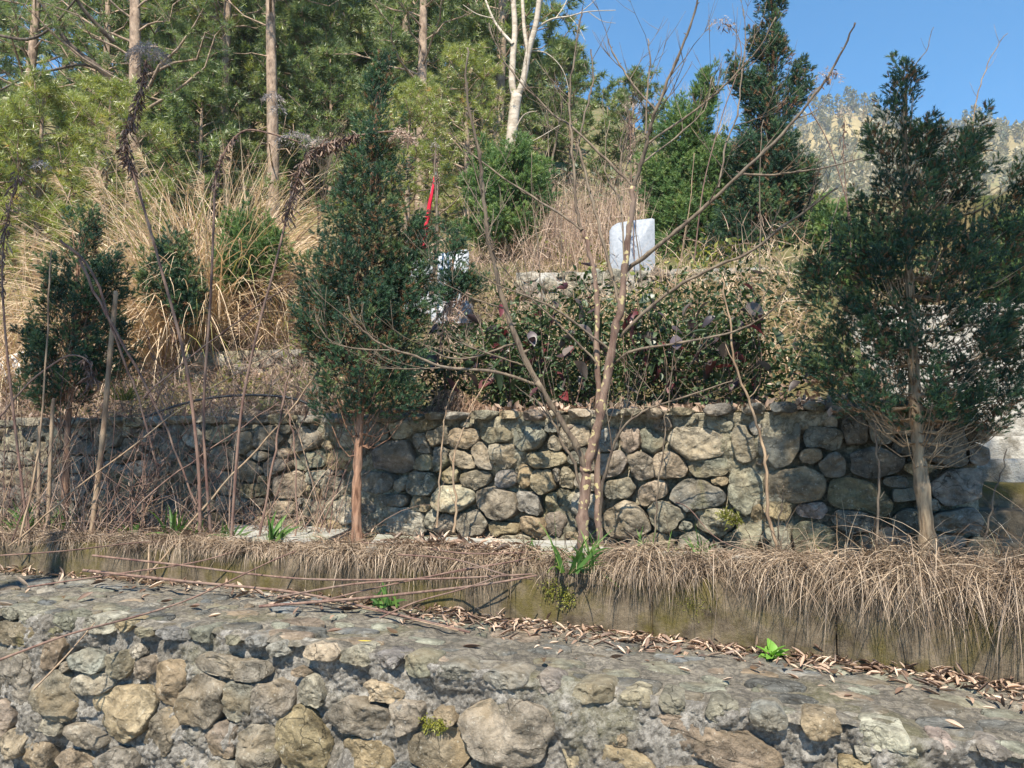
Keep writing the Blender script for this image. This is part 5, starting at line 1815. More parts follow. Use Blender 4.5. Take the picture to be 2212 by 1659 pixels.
# canes lying across kerb and walkway
rg = random.Random(4)
for i, (ln, zs, w, lab) in enumerate((
        ([(180, 1232), (420, 1258), (640, 1280), (850, 1326), (1015, 1366)], (-0.86, -0.90, -0.93, -0.98, -1.03), 8, 'long brown cane lying along the walkway, from kerb to mid picture'),
        ([(200, 1200), (400, 1222), (560, 1242), (700, 1252), (950, 1250), (1150, 1240)], (-0.74, -0.80, -0.84, -0.84, -0.78, -0.73), 6, 'reddish cane resting on the kerb, upper of the two long ones'),
        ([(560, 1310), (760, 1294), (900, 1280), (1050, 1262), (1160, 1243)], (-0.97, -0.92, -0.86, -0.78, -0.72), 7, 'thick reddish cane lying over the kerb, lower of the two long ones'),
        ([(680, 1302), (820, 1268), (960, 1240), (1080, 1218), (1150, 1204)], (-0.95, -0.85, -0.77, -0.70, -0.68), 4, 'thin cane crossing the kerb left of the mossy patch'),
        ([(0, 1425), (150, 1370), (300, 1330), (420, 1290), (580, 1215), (640, 1190)], (-1.15, -1.0, -0.97, -0.90, -0.76, -0.70), 5, 'thin bowed cane hanging over the front wall at the left'),
        ([(640, 1295), (700, 1302), (800, 1318), (990, 1362)], (-0.985, -0.985, -0.985, -1.015), 4, 'pale straight cane lying on the walkway beneath the brown one'),
        ([(72, 1490), (140, 1420), (205, 1345)], (-1.25, -1.12, -0.99), 4, 'thin pale stem hanging down the front wall at the left'),
        ([(300, 1258), (340, 1220), (385, 1165)], (-0.98, -0.85, -0.68), 7, 'broken tan stick leaning on the kerb at the left'),
        ([(75, 1235), (90, 1190), (105, 1145)], (-0.98, -0.85, -0.70), 6, 'grey stick leaning on the kerb at the far left'),
        ([(320, 1260), (321, 1220), (322, 1170)], (-0.98, -0.85, -0.70), 6, 'short upright tan stick against the kerb'),
        ([(600, 1290), (760, 1262), (900, 1250), (1010, 1228), (1120, 1212)], (-0.93, -0.83, -0.79, -0.73, -0.69), 5, 'brown cane lying over the dead grass, left of the kerb moss'),
        ([(820, 1335), (900, 1300), (1000, 1272), (1090, 1240)], (-0.99, -0.90, -0.80, -0.72), 4, 'pale thin cane rising from the walkway onto the kerb'),
        ([(780, 1172), (900, 1182), (1020, 1196), (1200, 1190)], (-0.66, -0.66, -0.66, -0.66), 5, 'brown cane lying along the long grey slab'),
        ([(860, 1198), (980, 1208), (1080, 1238), (1150, 1252)], (-0.66, -0.68, -0.72, -0.78), 4, 'dark cane tipping over the front of the long grey slab'),
        ([(60, 1268), (250, 1240), (420, 1215), (520, 1186)], (-0.98, -0.90, -0.80, -0.72), 5, 'dark cane leaning over the kerb at the left'),
        ([(0, 1200), (140, 1190), (300, 1172), (420, 1168)], (-0.70, -0.70, -0.70, -0.70), 4, 'tan cane lying along the top of the kerb at the left'),
        ([(1460, 1085), (1490, 1100), (1560, 1170), (1700, 1210)], (-0.35, -0.4, -0.6, -0.7), 3, 'thin arching grass stem before the lit stones'))):
    P = []
    for (px, py), z in zip(ln, zs):
        P.append(on_z(px, py, z))
    pl = smooth_line(P, 5)
    g = Geo()
    n = len(pl)
    g.tube(pl, np.linspace(w, w * 0.6, n) * 0.5 * 4.7 / F * (1 + 0.1 * np.sin(np.arange(n) * 2.2)), 6)
    o = g.build('fallen_cane', STALK_TAN if i in (5, 6, 7, 9) else STALK, smooth=True, origin=pl[0])
    o['label'], o['category'], o['group'] = lab, 'cane', 'fallen canes by the kerb'

# ------------------------------------------------------------------ red ribbon on a pole
rp = thing('ribbon_pole', 'thin pole with a long red cloth ribbon, behind the red-barked juniper', 'flag pole', at_y(916, 600, 9.9))
g = Geo()
pl = pxline([(916, 600), (922, 500), (930, 420), (943, 372)], 9.9, 0, 4)
g.tube(pl, 0.011, 6)
g.build('pole', POLE, rp, smooth=True)
g = Geo()
A = [(939, 378, 3), (934, 410, 7), (928, 440, 9), (926, 462, 11), (921, 480, 10), (917, 510, 13), (913, 535, 14), (914, 556, 9)]
V = []
for i, (px, py, w) in enumerate(A):
    V += [tuple(at_y(px - w * 0.5, py, 9.88 + 0.03 * math.sin(i * 1.7))), tuple(at_y(px, py + 2, 9.82 + 0.03 * math.cos(i * 2.1))), tuple(at_y(px + w * 0.5, py + 1, 9.87 - 0.03 * math.sin(i * 1.3)))]
Fq = []
for i in range(len(A) - 1):
    a = i * 3
    Fq += [(a, a + 3, a + 4, a + 1), (a + 1, a + 4, a + 5, a + 2)]
g.add(V, Fq)
rb = g.build('ribbon', RED, rp, smooth=True)
sm = rb.modifiers.new('thick', 'SOLIDIFY')
sm.thickness = 0.004

# ------------------------------------------------------------------ leafy thicket on the upper terrace
BIGC = [(0.10, 0.028, 0.032), (0.07, 0.028, 0.035), (0.05, 0.03, 0.035), (0.09, 0.07, 0.065), (0.13, 0.105, 0.095), (0.03, 0.055, 0.025), (0.17, 0.03, 0.035), (0.055, 0.04, 0.05), (0.04, 0.07, 0.03)]
big_meshes = []
for k in range(4):
    V, Fc = leaf_template(0.55, (-0.35, 0.2, -0.5, 0.1)[k], (0.3, 0.7, 0.5, 0.2)[k], 5)
    big_meshes.append(raw_mesh('large_leaf', V, Fc, BIGLEAF, True))


def thicket(label, px, py, Y, w, h, seed, nleaf=900, nbig=20, nst=14):
    rgn = np.random.default_rng(seed)
    c = at_y(px, py, Y)
    c.z = tz(c.x, c.y) - 0.03
    o = thing('leafy_shrub', label, 'shrub', c, 'shrubs of the thicket on the upper terrace')
    k = Y / F
    W, H = w * k, h * k * 1.42
    st = Geo()
    pos, dr, r, sc = [], [], [], []
    tips = []
    for i in range(nst):
        a = rgn.uniform(0, 6.28)
        rad = rgn.random() ** 0.5
        top = Vector((c.x + math.cos(a) * rad * W * 0.6, c.y + math.sin(a) * rad * W * 0.4, c.z + H * (0.45 + 0.6 * rgn.random()) * (1 - 0.35 * rad)))
        b0 = Vector((c.x + math.cos(a) * rad * W * 0.3, c.y + math.sin(a) * rad * W * 0.25, c.z))
        P = smooth_line([b0, b0.lerp(top, 0.5) + Vector((rgn.normal() * 0.05, rgn.normal() * 0.05, 0.05)), top], 5)
        st.tube(P, np.linspace(0.006, 0.002, len(P)), 4, cap=False)
        tips.append(P)
        m = int(nleaf * 1.5 / nst)
        t = rgn.uniform(0.12, 1.0, m)
        PP = np.array([tuple(q) for q in P])
        idx = t * (len(P) - 1)
        base = np.stack([np.interp(idx, np.arange(len(P)), PP[:, q]) for q in range(3)], -1)
        off = rgn.normal(size=(m, 3)) * np.array([0.075, 0.06, 0.05])
        pos.append(base + off)
        dr.append(off / 0.07 + rgn.normal(size=(m, 3)) * 0.5 + np.array([0, -0.25, 0.1]))
        r.append(np.clip(rgn.uniform(0.1, 0.9) * 0.6 + rgn.random(m) * 0.45, 0, 1))
        sc.append(rgn.uniform(0.03, 0.068, m))
    st.build('stems', STALK, o)
    g = Geo()
    dr = np.concatenate(dr)
    Mx = frames(dr, np.tile(np.array([[0.2, 0.1, 1.0]]), (len(dr), 1)) + rgn.normal(size=(len(dr), 3)) * 0.5)[:, :, [0, 2, 1]]
    g.scatter(LEAF, LEAF_F, np.concatenate(pos), Mx * np.concatenate(sc)[:, None, None], np.concatenate(r))
    g.build('foliage', SHRUB, o)
    for i in range(int(nbig * 1.4)):
        P = tips[int(rgn.integers(len(tips)))]
        p = P[int(rgn.integers(len(P) // 3, len(P)))] + Vector((rgn.normal() * 0.07, -abs(rgn.normal()) * 0.14, rgn.normal() * 0.05))
        L = link('large_leaf', big_meshes[int(rgn.integers(4))], o, tuple(p - c))
        s_ = rgn.uniform(0.09, 0.18)
        L.scale = (s_, s_, s_)
        L.rotation_euler = (rgn.uniform(-1.3, -0.1), rgn.normal() * 0.5, rgn.uniform(0, 6.28))
        col = BIGC[int(rgn.integers(len(BIGC)))]
        f = rgn.uniform(0.8, 1.3)
        L.color = (col[0] * f, col[1] * f, col[2] * f, 1)
    return o


thicket('dark leafy shrub at the left end of the thicket, beside the red-barked juniper', 985, 850, 6.75, 190, 210, 1, 800, 14)
thicket('leafy shrub with reddish leaves just left of the sapling trunk', 1110, 850, 6.7, 200, 260, 2, 1000, 22)
thicket('tall leafy shrub with large dark leaves behind the sapling trunk', 1235, 850, 6.55, 200, 280, 3, 1000, 24)
thicket('leafy shrub with grey-purple leaves right of the sapling trunk', 1370, 850, 6.4, 200, 250, 4, 900, 22)
thicket('leafy shrub with red leaves below the tall juniper spire', 1500, 845, 6.2, 190, 240, 5, 900, 22)
thicket('leafy shrub with broad reddish leaves next to the large right juniper', 1640, 840, 5.95, 200, 270, 6, 900, 26)
thicket('low leafy shrub at the back of the thicket, under the headstone', 1300, 790, 7.4, 330, 170, 7, 800, 10)
thicket('low leafy shrub at the back of the thicket, under the tall spire', 1560, 770, 7.2, 300, 180, 8, 800, 10)
thicket('low leafy shrub at the back of the thicket, left of the headstone', 1120, 790, 7.5, 300, 170, 9, 800, 10)

# ------------------------------------------------------------------ grasses
def hang_grass(name, label, s0, s1, dens, Lf, seed, lift=0.03, tuftn=60, shag=1.0):
    rgn = np.random.default_rng(seed)
    n = int((s1 - s0) * dens)
    nt_ = max(2, int(n / tuftn))
    TS = rgn.uniform(s0, s1, nt_)
    TD = rgn.uniform(-0.24, 0.015, nt_)
    TL = rgn.normal(size=nt_) * 0.55                  # sideways sweep of each tuft
    TU = rgn.uniform(-0.05, 0.9, nt_)
    TH = np.clip(rgn.normal(1.0, 0.3, nt_), 0.4, 1.7)
    cov = fbm(np.stack([TS * 1.3 + 40, 0 * TS, 0 * TS + seed], -1), 2, seed + 4)
    tk = rgn.random(nt_) < np.clip(1.05 + 0.9 * cov, 0.45, 1)
    idx = rgn.integers(0, nt_, n)
    idx = idx[tk[idx]]
    n = len(idx)
    S = TS[idx] + rgn.normal(size=n) * 0.035
    D = TD[idx] + rgn.normal(size=n) * 0.03
    D = np.minimum(D, 0.02)
    base = FK.P(S, Z_TER + 0.012 + lift * TH[idx] * rgn.random(n), D)
    L = np.array([Lf(s) for s in S]) * TH[idx] * rgn.uniform(0.45, 1.25, n)
    mat_ = rgn.random(n) < 0.45                       # matted strands lie along the kerb, the rest hang
    side = (TL[idx] + rgn.normal(size=n) * 0.42 * shag) * np.where(mat_, 2.6, 1.0)
    d = FK.nrm[None] * rgn.uniform(0.2, 1.1, n)[:, None] + FK.t[None] * side[:, None] + np.array([0, 0, 1.0])[None] * (TU[idx] + rgn.normal(size=n) * 0.35)[:, None]
    g = Geo()
    tone = np.clip(rgn.normal(0.45, 0.26, nt_), 0, 1)
    ribbons(g, base, d, L * np.where(mat_, 0.8, 1.0), rgn.uniform(0.002, 0.0052, n), rgn.uniform(0.9, 4.4, n), np.clip(tone[idx] + rgn.normal(size=n) * 0.22, 0, 1), 6)
    return g.build(name, DEADGRASS, kind='stuff', label=label, category='dead grass')


hang_grass('dead_grass', 'shaggy mat of dead grass hanging over the kerb, right half', 0.6, 4.3, 7500, lambda s: 0.25 + 0.085 * min(max(s - 0.8, 0), 2.2), 31, 0.10, 80, 1.6)
hang_grass('dead_grass', 'dead grass and roots hanging over the kerb in the middle', -1.5, 0.7, 5200, lambda s: 0.23, 32, 0.06, 60, 1.4)
hang_grass('dead_grass', 'dead grass hanging over the kerb at the left', -6.2, -1.4, 3600, lambda s: 0.19, 33, 0.05, 60, 1.3)


def root_mat(label, x0, x1, y_off, z0, dens, L, mat, seed, spread=0.12):
    rgn = np.random.default_rng(seed)
    n = int((x1 - x0) * dens)
    S = rgn.uniform(x0, x1, n) * FB.k
    mound = np.clip(fbm(np.stack([S * 1.6, 0 * S, 0 * S + seed], -1), 2, seed) + 0.45, 0.05, 1.2)
    base = FB.P(S, z0 + mound * 0.22 * rgn.random(n), -y_off - 0.15 * rgn.random(n))
    d = FB.nrm[None] * rgn.uniform(0.4, 1.0, n)[:, None] + FB.t[None] * (rgn.normal(size=n) * 0.5)[:, None] + np.array([0, 0, 1.0])[None] * rgn.uniform(-0.5, 0.5, n)[:, None]
    g = Geo()
    ribbons(g, base, d, L * rgn.uniform(0.5, 1.3, n), 0.0045, rgn.uniform(2.0, 4.0, n), rgn.random(n), 5)
    return g.build('root_mat', mat, kind='stuff', label=label, category='roots')


root_mat('brown roots spilling over the top of the rear wall, left of the sapling', -0.75, 0.5, 0.22, 0.27, 1500, 0.17, ROOTS, 41)
root_mat('straw-coloured roots along the top of the rear wall, right of the sapling', 0.75, 2.45, 0.22, 0.27, 1300, 0.17, DEADGRASS, 42)
root_mat('dead grass behind the coping of the rear wall at the left', -6.5, -0.8, 0.30, 0.27, 420, 0.2, DEADGRASS, 43)

# straw clump with arching blades
def straw_clump(label, px, py, Y, W, L, n, seed):
    rgn = np.random.default_rng(seed)
    x = (px - CX) / F * Y
    c = np.array([x, Y, tz(x, Y)])
    o = thing('grass_clump', label, 'grass clump', c)
    a = rgn.uniform(0, 6.28, n)
    rad = np.sqrt(rgn.random(n)) * W
    base = np.stack([c[0] + np.cos(a) * rad, c[1] + np.sin(a) * rad, 0 * a + c[2] - 0.05], -1)
    base[:, 2] = terr(base[:, 0], base[:, 1]) - 0.03
    d = np.stack([np.cos(a) * rad / W * 0.55, np.sin(a) * rad / W * 0.55 - 0.12, 0 * a + 1], -1) + rgn.normal(size=(n, 3)) * 0.22
    g = Geo()
    r = np.clip(rgn.normal(0.55, 0.22, n), 0, 0.9)
    r = np.where(rgn.random(n) < 0.07, 1.0, r)
    ribbons(g, base, d, L * rgn.uniform(0.55, 1.15, n), rgn.uniform(0.012, 0.024, n), rgn.uniform(1.3, 2.9, n), r, 8)
    g.build('blades', STRAW, o)
    g = Geo()
    m = 14
    for i in range(m):
        aa = rgn.uniform(0, 6.28)
        p0 = Vector((c[0] + math.cos(aa) * W * 0.8 - 0.3, c[1] + math.sin(aa) * W * 0.5, c[2]))
        tip = p0 + Vector((rgn.normal() * 0.7 - 0.5, rgn.normal() * 0.3, L * rgn.uniform(0.75, 1.1)))
        P = smooth_line([p0, p0.lerp(tip, 0.6) + Vector((0, 0, 0.15)), tip], 5)
        g.tube(P, np.linspace(0.006, 0.003, len(P)), 4, cap=False)
        k = 70
        t = rgn.random(k)
        dirv = (P[-1] - P[-3]).normalized()
        bb = np.array([tuple(P[-1] - dirv * (0.36 * q)) for q in t])
        dv = np.array(tuple(dirv))[None] * 0.7 + rgn.normal(size=(k, 3)) * 0.45 + np.array([-0.5, 0, -0.1])
        ribbons(g, bb, dv, 0.22 * rgn.uniform(0.5, 1.1, k), 0.006, 1.2, rgn.uniform(0.3, 0.8, k), 4)
    g.build('plumes', STRAW, o)
    return o


straw_clump('big clump of straw-coloured arching grass on the slope at the left', 410, 690, 11.2, 1.0, 2.75, 2600, 51)
straw_clump('smaller straw-coloured grass clump at the left edge', 60, 690, 11.0, 0.8, 2.0, 1300, 52)
straw_clump('low straw-coloured grass tuft right of the big clump', 610, 690, 10.6, 0.45, 1.0, 500, 53)

# undergrowth on the slope
def slope_points(n, u0, u1, a0, a1, seed):
    rgn = np.random.default_rng(seed)
    A = rgn.uniform(a0, a1, n)
    U = u0 + (u1 - u0) * rgn.random(n)
    Y = (WB[0] + U / 0.932) / (1 - WB[1] * A)
    X = A * Y
    return np.stack([X, Y, terr(X, Y)], -1), rgn


def brush(label, n, u0, u1, a0, a1, Lr, seed, mat, w=(0.006, 0.012), bend=0.5, spread=0.3, rmul=1.0):
    P, rgn = slope_points(n, u0, u1, a0, a1, seed)
    P[:, 2] -= 0.04
    d = rgn.normal(size=(n, 3)) * spread + np.array([0, 0, 1.0])
    g = Geo()
    L = rgn.uniform(*Lr, n)
    r = rgn.random(n) * rmul
    ribbons(g, P, d, L, rgn.uniform(*w, n), bend * rgn.uniform(0.4, 1.6, n), r, 5)
    k = rgn.integers(0, n, n * 2)
    t = rgn.uniform(0.3, 0.9, n * 2)
    b2 = P[k] + (d[k] / np.linalg.norm(d[k], axis=1)[:, None]) * (L[k] * t)[:, None] * 0.93
    ribbons(g, b2, rgn.normal(size=(n * 2, 3)) * 0.7 + np.array([0, 0, 0.5]), L[k] * 0.3, 0.006, 0.5, r[k], 3)
    return g.build('dry_brush', mat, kind='stuff', label=label, category='brush')


def cover(label, n, u0, u1, a0, a1, seed, mat, size=(0.04, 0.09), height=0.35, per=7, clump=0.0):
    P, rgn = slope_points(n, u0, u1, a0, a1, seed)
    if clump:
        f = fbm(P * 0.55, 2, seed)
        P = P[f > clump]
    n = len(P)
    Q = np.repeat(P, per, 0) + rgn.normal(size=(n * per, 3)) * np.array([0.13, 0.13, 0.0]) + np.stack([0 * np.zeros(n * per), 0 * np.zeros(n * per), rgn.random(n * per) * height * np.repeat(rgn.random(n), per)], -1)
    d = rgn.normal(size=(n * per, 3)) + np.array([0, -0.2, 0.4])
    g = Geo()
    Mx = frames(d)[:, :, [0, 2, 1]] * rgn.uniform(*size, n * per)[:, None, None]
    T, TF = leaf_template(0.55, -0.2, 0.3, 2)
    g.scatter(T, TF, Q, Mx, np.clip(np.repeat(rgn.random(n), per) * 0.7 + rgn.random(n * per) * 0.3, 0, 1))
    return g.build('ground_cover', mat, kind='stuff', label=label, category='undergrowth')


brush('pinkish dry brush on the slope left of the headstone', 900, 4.2, 8.0, 0.02, 0.17, (0.5, 1.5), 61, BRUSH, (0.006, 0.012), 0.25, 0.18)
brush('dry twiggy brush all over the slope', 2600, 2.2, 14.0, -0.75, 0.6, (0.3, 1.0), 62, BRUSH, (0.006, 0.012), 0.7, 0.5)
brush('tangled grey-brown brambles behind the rear wall at the left', 3600, 0.3, 3.8, -0.72, -0.22, (0.3, 0.9), 63, BRUSH, (0.005, 0.009), 1.6, 0.8, 0.45)  # low rmul darkens these stems, shade put into their colour
brush('tan dry grass on the slope', 2600, 3.4, 12.0, -0.75, 0.55, (0.2, 0.55), 64, STRAW, (0.006, 0.014), 2.0, 0.5, 0.85)
cover('yellow-green leafy cover on the sunny slope', 1500, 3.0, 9.5, -0.75, 0.6, 65, GROUNDCOVER, (0.05, 0.10), 0.4, 7, -0.05)
cover('dark green leafy undergrowth below the pines', 1700, 6.0, 22.0, -0.8, 0.55, 66, SHRUB, (0.07, 0.16), 1.1, 9, -0.15)
cover('green leafy undergrowth among the brambles at the left', 320, 1.5, 4.0, -0.75, -0.15, 67, GROUNDCOVER, (0.035, 0.07), 0.35, 7, 0.0)
brush('dry brush between the white headstones and the pale rubble wall', 900, 1.5, 5.0, -0.13, 0.06, (0.3, 0.8), 71, BRUSH, (0.006, 0.011), 0.8, 0.5, 0.9)
brush('dry straw and twigs below the headstone wall', 1500, 1.6, 3.6, 0.0, 0.40, (0.2, 0.6), 69, STRAW, (0.006, 0.012), 1.2, 0.6, 0.9)
cover('small green plants below the headstone wall', 420, 1.4, 3.6, -0.05, 0.40, 70, SHRUB, (0.04, 0.08), 0.45, 8)
cover('fallen leaves and small weeds on the upper terrace', 900, 0.15, 2.2, -0.75, 0.5, 68, LITTER, (0.05, 0.09), 0.05, 5)


# ------------------------------------------------------------------ green tufts on the terrace
def tuft(label, px, py, n, L, seed, mat=GREENBLADE, w=0.02, bend=1.1, z=Z_TER, spread=0.45, group='green tufts on the terrace'):
    rgn = np.random.default_rng(seed)
    p = on_z(px, py, z)
    base = np.array(tuple(p)) + np.stack([rgn.normal(size=n) * 0.035, rgn.normal(size=n) * 0.03, np.zeros(n) - 0.01], -1)
    d = rgn.normal(size=(n, 3)) * spread + np.array([0, 0, 1.0])
    g = Geo()
    ribbons(g, base, d, L * rgn.uniform(0.5, 1.1, n), w * rgn.uniform(0.7, 1.2, n), bend * rgn.uniform(0.4, 1.5, n), rgn.random(n), 5)
    o = g.build('green_tuft', mat, origin=p)
    o['label'], o['category'], o['group'] = label, 'green tuft', group
    return o


for i, (px, py, n, L, lab) in enumerate(((375, 1172, 18, 0.24, 'broad-bladed green tuft on the kerb below the two plumed stalks'), (430, 1172, 9, 0.15, 'small green tuft just right of the broad-bladed one'), (495, 1175, 10, 0.16, 'small green tuft on the kerb in the middle of the weeds'), (588, 1180, 14, 0.20, 'green tuft at the kerb near the right end of the weeds'), (270, 1165, 12, 0.16, 'green tuft on the kerb right of the tall knobbly pole'), (60, 1150, 26, 0.22, 'wide green tuft at the foot of the short knobbly pole'), (130, 1148, 26, 0.20, 'dark green leafy tuft left of the tall knobbly pole'), (30, 1160, 16, 0.16, 'green tuft at the left edge of the terrace'),
                                      (1225, 1240, 12, 0.28, 'upright green blades on the kerb below the sapling'), (1265, 1235, 16, 0.22, 'green tuft at the foot of the sapling trunk'), (1300, 1228, 12, 0.18, 'green tuft just right of the sapling trunk'), (1390, 1225, 12, 0.18, 'green tuft on the middle slab'), (1440, 1218, 10, 0.15, 'green tuft at the right end of the middle slab'), (1515, 1218, 14, 0.18, 'green tuft between the middle and right slabs'), (1150, 1220, 8, 0.12, 'small green tuft in the dry grass left of the sapling'), (1185, 1160, 6, 0.2, 'few green blades on the long slab against the wall'), (835, 1312, 12, 0.14, 'green tuft at the foot of the kerb under the fallen canes'))):
    tuft(lab, px, py - 6, int(n * 1.5), L * 1.35, 700 + i, z=Z_TER + 0.02 if i < 16 else -1.0, w=0.02 if i > 7 else 0.026)
tuft('bright green star-shaped plant on a step at the right edge', 2195, 1032, 26, 0.16, 733, BRIGHTWEED, 0.02, 0.8, z=-0.26, spread=0.8, group=None or 'green plants at the right')
tuft('pale green grass tuft behind the rear wall, right of the tall knobbly pole', 268, 862, 40, 0.30, 735, GROUNDCOVER, 0.012, 1.2, z=0.45, spread=0.4, group='green plants behind the rear wall')

# bright broad-leaved weed at the foot of the kerb
p = on_z(1668, 1425, -1.135)
bw = thing('broadleaf_weed', 'bright green broad-leaved weed at the foot of the kerb, right of centre', 'weed', p)
lm, lf = leaf_template(0.5, -0.35, 0.4, 5)
lmesh = raw_mesh('leaf', lm, lf, BRIGHTWEED, True, RNG.random(len(lm)))
rg = random.Random(8)
for i in range(17):
    L = link('leaf', lmesh, bw, (rg.gauss(0, 0.012), rg.gauss(0, 0.012), 0.0))
    s_ = rg.uniform(0.07, 0.14)
    L.scale = (s_, s_, s_)
    L.rotation_euler = (rg.uniform(0.1, 1.15), rg.gauss(0, 0.2), i * 2.4 + rg.gauss(0, 0.2))

# moss cushions
def moss(label, pts, n, seed, L=0.02):
    g = Geo()
    rgn = np.random.default_rng(seed)
    B, D = [], []
    for p, nrm, rad in pts:
        k = n
        t = rgn.normal(size=(k, 3)) * rad
        nn = np.array(tuple(nrm))
        t -= (t @ nn)[:, None] * nn
        B.append(np.array(tuple(p)) + t)
        D.append(nn[None] + rgn.normal(size=(k, 3)) * 0.6)
    ribbons(g, np.concatenate(B), np.concatenate(D), L * rgn.uniform(0.5, 1.3, len(pts) * n), 0.006, 0.6, rgn.random(len(pts) * n), 3)
    return g.build('moss', MOSS, kind='stuff', label=label, category='moss')


nB = Vector(FB.nrm)
moss('moss cushion on a lit stone of the rear wall', [(Vector(FB.P(*FB.sz(1570, 1108), 0.11)), (nB + Vector((0, 0, 0.7))).normalized(), 0.03), (Vector(FB.P(*FB.sz(1590, 1122), 0.10)), (nB + Vector((0, 0, 0.7))).normalized(), 0.02)], 130, 1, 0.05)
nA = Vector(FA.nrm)
moss('green moss patch under the mortar of the foreground wall', [(Vector(FA.P(*FA.sz(930, 1558), 0.03)), nA, 0.018), (Vector(FA.P(*FA.sz(955, 1562), 0.03)), nA, 0.018)], 160, 2, 0.018)
moss('moss stain on the bare face of the kerb in the middle', [(Vector(FK.P(*FK.sz(1195, 1270), 0.012)), Vector(FK.nrm), 0.035), (Vector(FK.P(*FK.sz(1225, 1290), 0.012)), Vector(FK.nrm), 0.03), (Vector(FK.P(*FK.sz(1495, 1310), 0.012)), Vector(FK.nrm), 0.04)], 300, 3, 0.014)

# ------------------------------------------------------------------ fallen leaves
rgn = np.random.default_rng(90)


def litter(label, P, size, seed, flat=0.24):
    r_ = np.random.default_rng(seed)
    n = len(P)
    d = r_.normal(size=(n, 3)) * np.array([1, 1, flat])
    up = np.tile(np.array([[0, 0, 1.0]]), (n, 1)) + r_.normal(size=(n, 3)) * flat
    Mx = frames(d, up)[:, :, [0, 2, 1]] * (size * r_.uniform(0.25, 1.35, n))[:, None, None]
    g = Geo()
    h_ = n // 2
    rr_ = r_.random(n)
    g.scatter(DRYL, DRYL_F, P[:h_], Mx[:h_], rr_[:h_])
    g.scatter(DRYL2, DRYL2_F, P[h_:], Mx[h_:], rr_[h_:])
    return g.build('leaf_litter', LITTER, kind='stuff', label=label, category='dead leaves')


n = 2300
S = np.where(rgn.random(n) < 0.6, rgn.uniform(-0.6, 4.2, n), rgn.uniform(-6, 4.2, n))
off = np.abs(rgn.normal(size=n)) * (0.07 + 0.022 * np.clip(S + 2, 0, 5)) * (1 + 0.7 * fbm(np.stack([S * 1.5, 0 * S, 0 * S], -1), 2, 9))
P = FK.P(S, 0 * S, off + 0.01)
P[:, 2] = zwalk(P[:, 0]) + 0.012 + np.clip(0.03 - off * 0.2, 0, 1) * rgn.random(n)
litter('drift of dead leaves along the foot of the kerb', P, 0.068, 91)
n = 3000
X = rgn.uniform(-7, 3.6, n)
t = rgn.random(n)
Yk, Yb = KB[0] + KB[1] * X + 0.05, WB[0] + WB[1] * X - 0.02
P = np.stack([X, Yk + (Yb - Yk) * t, 0 * X + Z_TER + 0.02 + 0.03 * rgn.random(n)], -1)
litter('dead leaves covering the terrace', P, 0.065, 92)
n = 420
c = [on_z(px, py, Z_TER + 0.085) for px, py in ((900, 1178), (960, 1180), (1040, 1186), (1100, 1190))]
P = np.concatenate([np.array(tuple(q)) + rgn.normal(size=(n // 4, 3)) * np.array([0.14, 0.05, 0.012]) for q in c])
P[:, 2] = Z_TER + 0.09 + np.abs(P[:, 2] - Z_TER - 0.085)
litter('heap of dead leaves on the long grey slab', P, 0.085, 93, 0.5)
# single leaves lying out on the walkway
lms = []
for k in range(3):
    V, Fc = leaf_template(0.3, (0.25, -0.2, 0.45)[k], (1.2, 0.8, 1.6)[k], 4)
    lms.append(raw_mesh('fallen_leaf', V, Fc, LITTER, True, np.full(len(V), (0.35, 0.65, 0.9)[k])))
rg = random.Random(12)
for i in range(90):
    s = rg.uniform(-4.5, 3.0)
    w = min(0.95, abs(rg.gauss(0.30, 0.28)) + 0.1)
    p = FK.P(s, 0.0, w)
    o = link('fallen_leaf', lms[i % 3], None, (p[0], p[1], float(zwalk(p[0])) + 0.014))
    s_ = rg.uniform(0.04, 0.11)
    o.scale = (s_, s_, s_)
    o.rotation_euler = (rg.gauss(0, 0.2), rg.gauss(0, 0.25), rg.uniform(0, 6.28))
    o['label'] = 'single dry brown leaf lying on the open walkway'
    o['category'] = 'leaf'
    o['group'] = 'single leaves on the walkway'
p = on_z(803, 1391, -1.01)
o = link('fallen_leaf', raw_mesh('fallen_leaf', *leaf_template(0.2, 0.1, 0.3, 4), mat_plain('yellow_leaf', (0.62, 0.47, 0.03), (0.72, 0.56, 0.05), 30.0), True), None, (p.x, p.y, p.z + 0.015))
o.scale = (0.07, 0.07, 0.07)
o.rotation_euler = (0, 0, 1.9)
o['label'], o['category'] = 'single bright yellow leaf on the walkway', 'leaf'

# dry stems at the foot of the right juniper
g = Geo()
n = 300
px = rgn.uniform(1740, 2230, n)
P = np.array([tuple(on_z(a, rgn.uniform(1205, 1250), Z_TER)) for a in px])
ribbons(g, P, rgn.normal(size=(n, 3)) * 0.5 + np.array([0, 0, 1]), rgn.uniform(0.08, 0.45, n), 0.0045, rgn.uniform(0.2, 2.0, n), rgn.random(n), 6)
g.build('dry_grass', STRAW, kind='stuff', label='sparse dry grass stems before the rear wall at the right', category='dry grass')
g = Geo()
n = 1300
px = rgn.uniform(-20, 780, n)
P = np.array([tuple(on_z(a, rgn.uniform(1120, 1175), Z_TER)) for a in px])
ribbons(g, P, rgn.normal(size=(n, 3)) * 0.6 + np.array([0, 0, 1]), rgn.uniform(0.08, 1.1, n) ** 1.3, 0.0045, rgn.uniform(0.2, 1.6, n), rgn.random(n) * 0.7, 6)
g.build('dry_grass', BRUSH, kind='stuff', label='thin dry stems tangled before the rear wall at the left', category='dry grass')


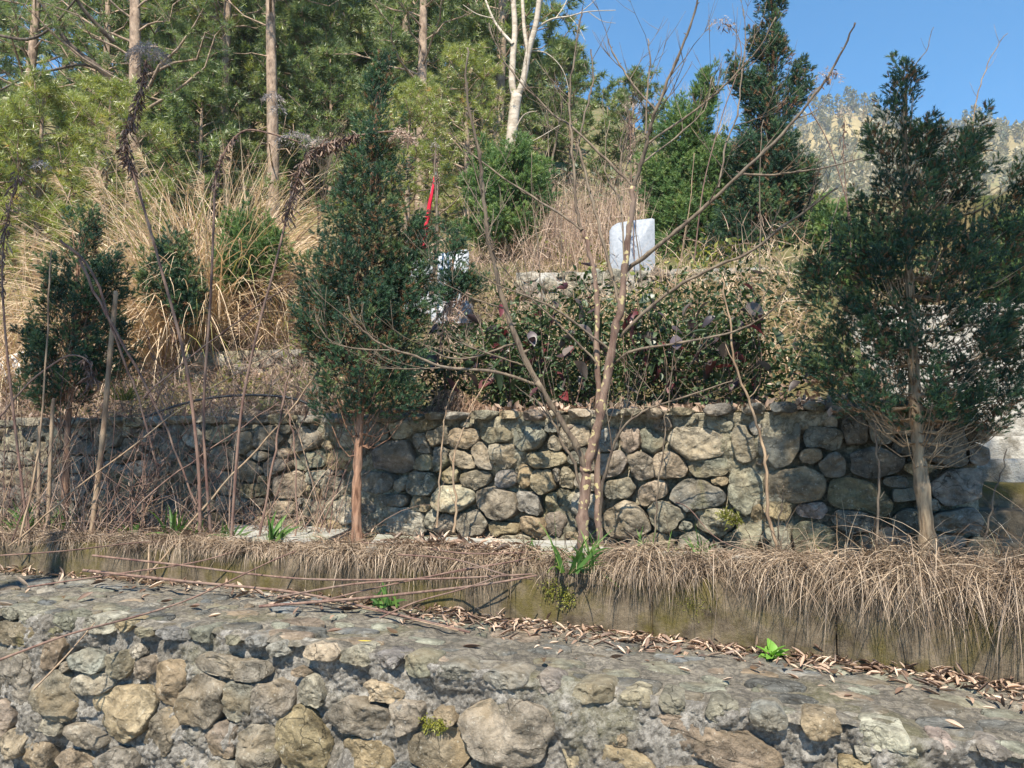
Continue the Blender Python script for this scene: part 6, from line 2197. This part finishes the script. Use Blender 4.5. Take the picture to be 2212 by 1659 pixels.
# ------------------------------------------------------------------ trees behind the viewer that shade part of the place
def shade_tree(label, trunk, crown, rad, n, seed):
    rgn = np.random.default_rng(seed)
    o = thing('broadleaf_tree', label, 'tree', (trunk[0], trunk[1], -2.3))
    w = Geo()
    cr = Vector(crown)
    tb = Vector((trunk[0], trunk[1], -2.3))
    P = smooth_line([tb, tb.lerp(cr, 0.5) + Vector((0, 0, 0.9)), cr], 6)
    w.tube(P, np.linspace(0.17, 0.05, len(P)), 9)
    pos = []
    for i in range(16):
        d = rgn.normal(size=3)
        d /= np.linalg.norm(d)
        q = np.array(crown) + d * np.array(rad) * rgn.uniform(0.45, 0.95)
        w.tube([cr, cr.lerp(Vector(q), 0.5) + Vector((0, 0, 0.1)), Vector(q)], [0.04, 0.025, 0.01], 5)
        pos.append(q + rgn.normal(size=(n // 16, 3)) * np.array(rad) * 0.24)
    pos = np.concatenate(pos)
    w.build('trunk', PINE_BARK, o, smooth=True)
    g = Geo()
    T, TF = leaf_template(0.5, -0.2, 0.3, 2)
    g.scatter(T, TF, pos, frames(rgn.normal(size=(len(pos), 3)))[:, :, [0, 2, 1]] * rgn.uniform(0.07, 0.13, len(pos))[:, None, None], rgn.random(len(pos)))
    g.build('crown', SHRUB, o)
    return o


def sunward(p, t):
    return tuple(Vector(p) + SUN * t)


shade_tree('broad-leaved tree behind the viewer, shading the right side', (4.2, -2.0), sunward((2.45, 4.6, 0.75), 7.0), (1.1, 0.9, 1.0), 3600, 1)
shade_tree('broad-leaved tree behind the viewer, shading the left side', (-5.5, -1.5), sunward((-3.1, 7.3, 0.1), 8.5), (2.2, 1.1, 1.0), 5200, 2)

# ------------------------------------------------------------------ haze in the valley air
M = Mat('valley_haze')
vo = M.n('VolumePrincipled', {'Color': (0.80, 0.88, 1.0, 1), 'Density': 0.0006, 'Anisotropy': 0.25})
mo = M.n('OutputMaterial')
M.nt.links.new(vo.outputs[0], mo.inputs['Volume'])
g = Geo()
V = [(x, y, z) for z in (-4.5, 215.0) for x, y in ((-420, -120), (620, -120), (620, 640), (-420, 640))]
g.add(V, [(0, 3, 2, 1), (4, 5, 6, 7), (0, 1, 5, 4), (1, 2, 6, 5), (2, 3, 7, 6), (3, 0, 4, 7)])
g.build('haze', M.m, kind='stuff', label='thin blue haze in the valley air', category='haze')
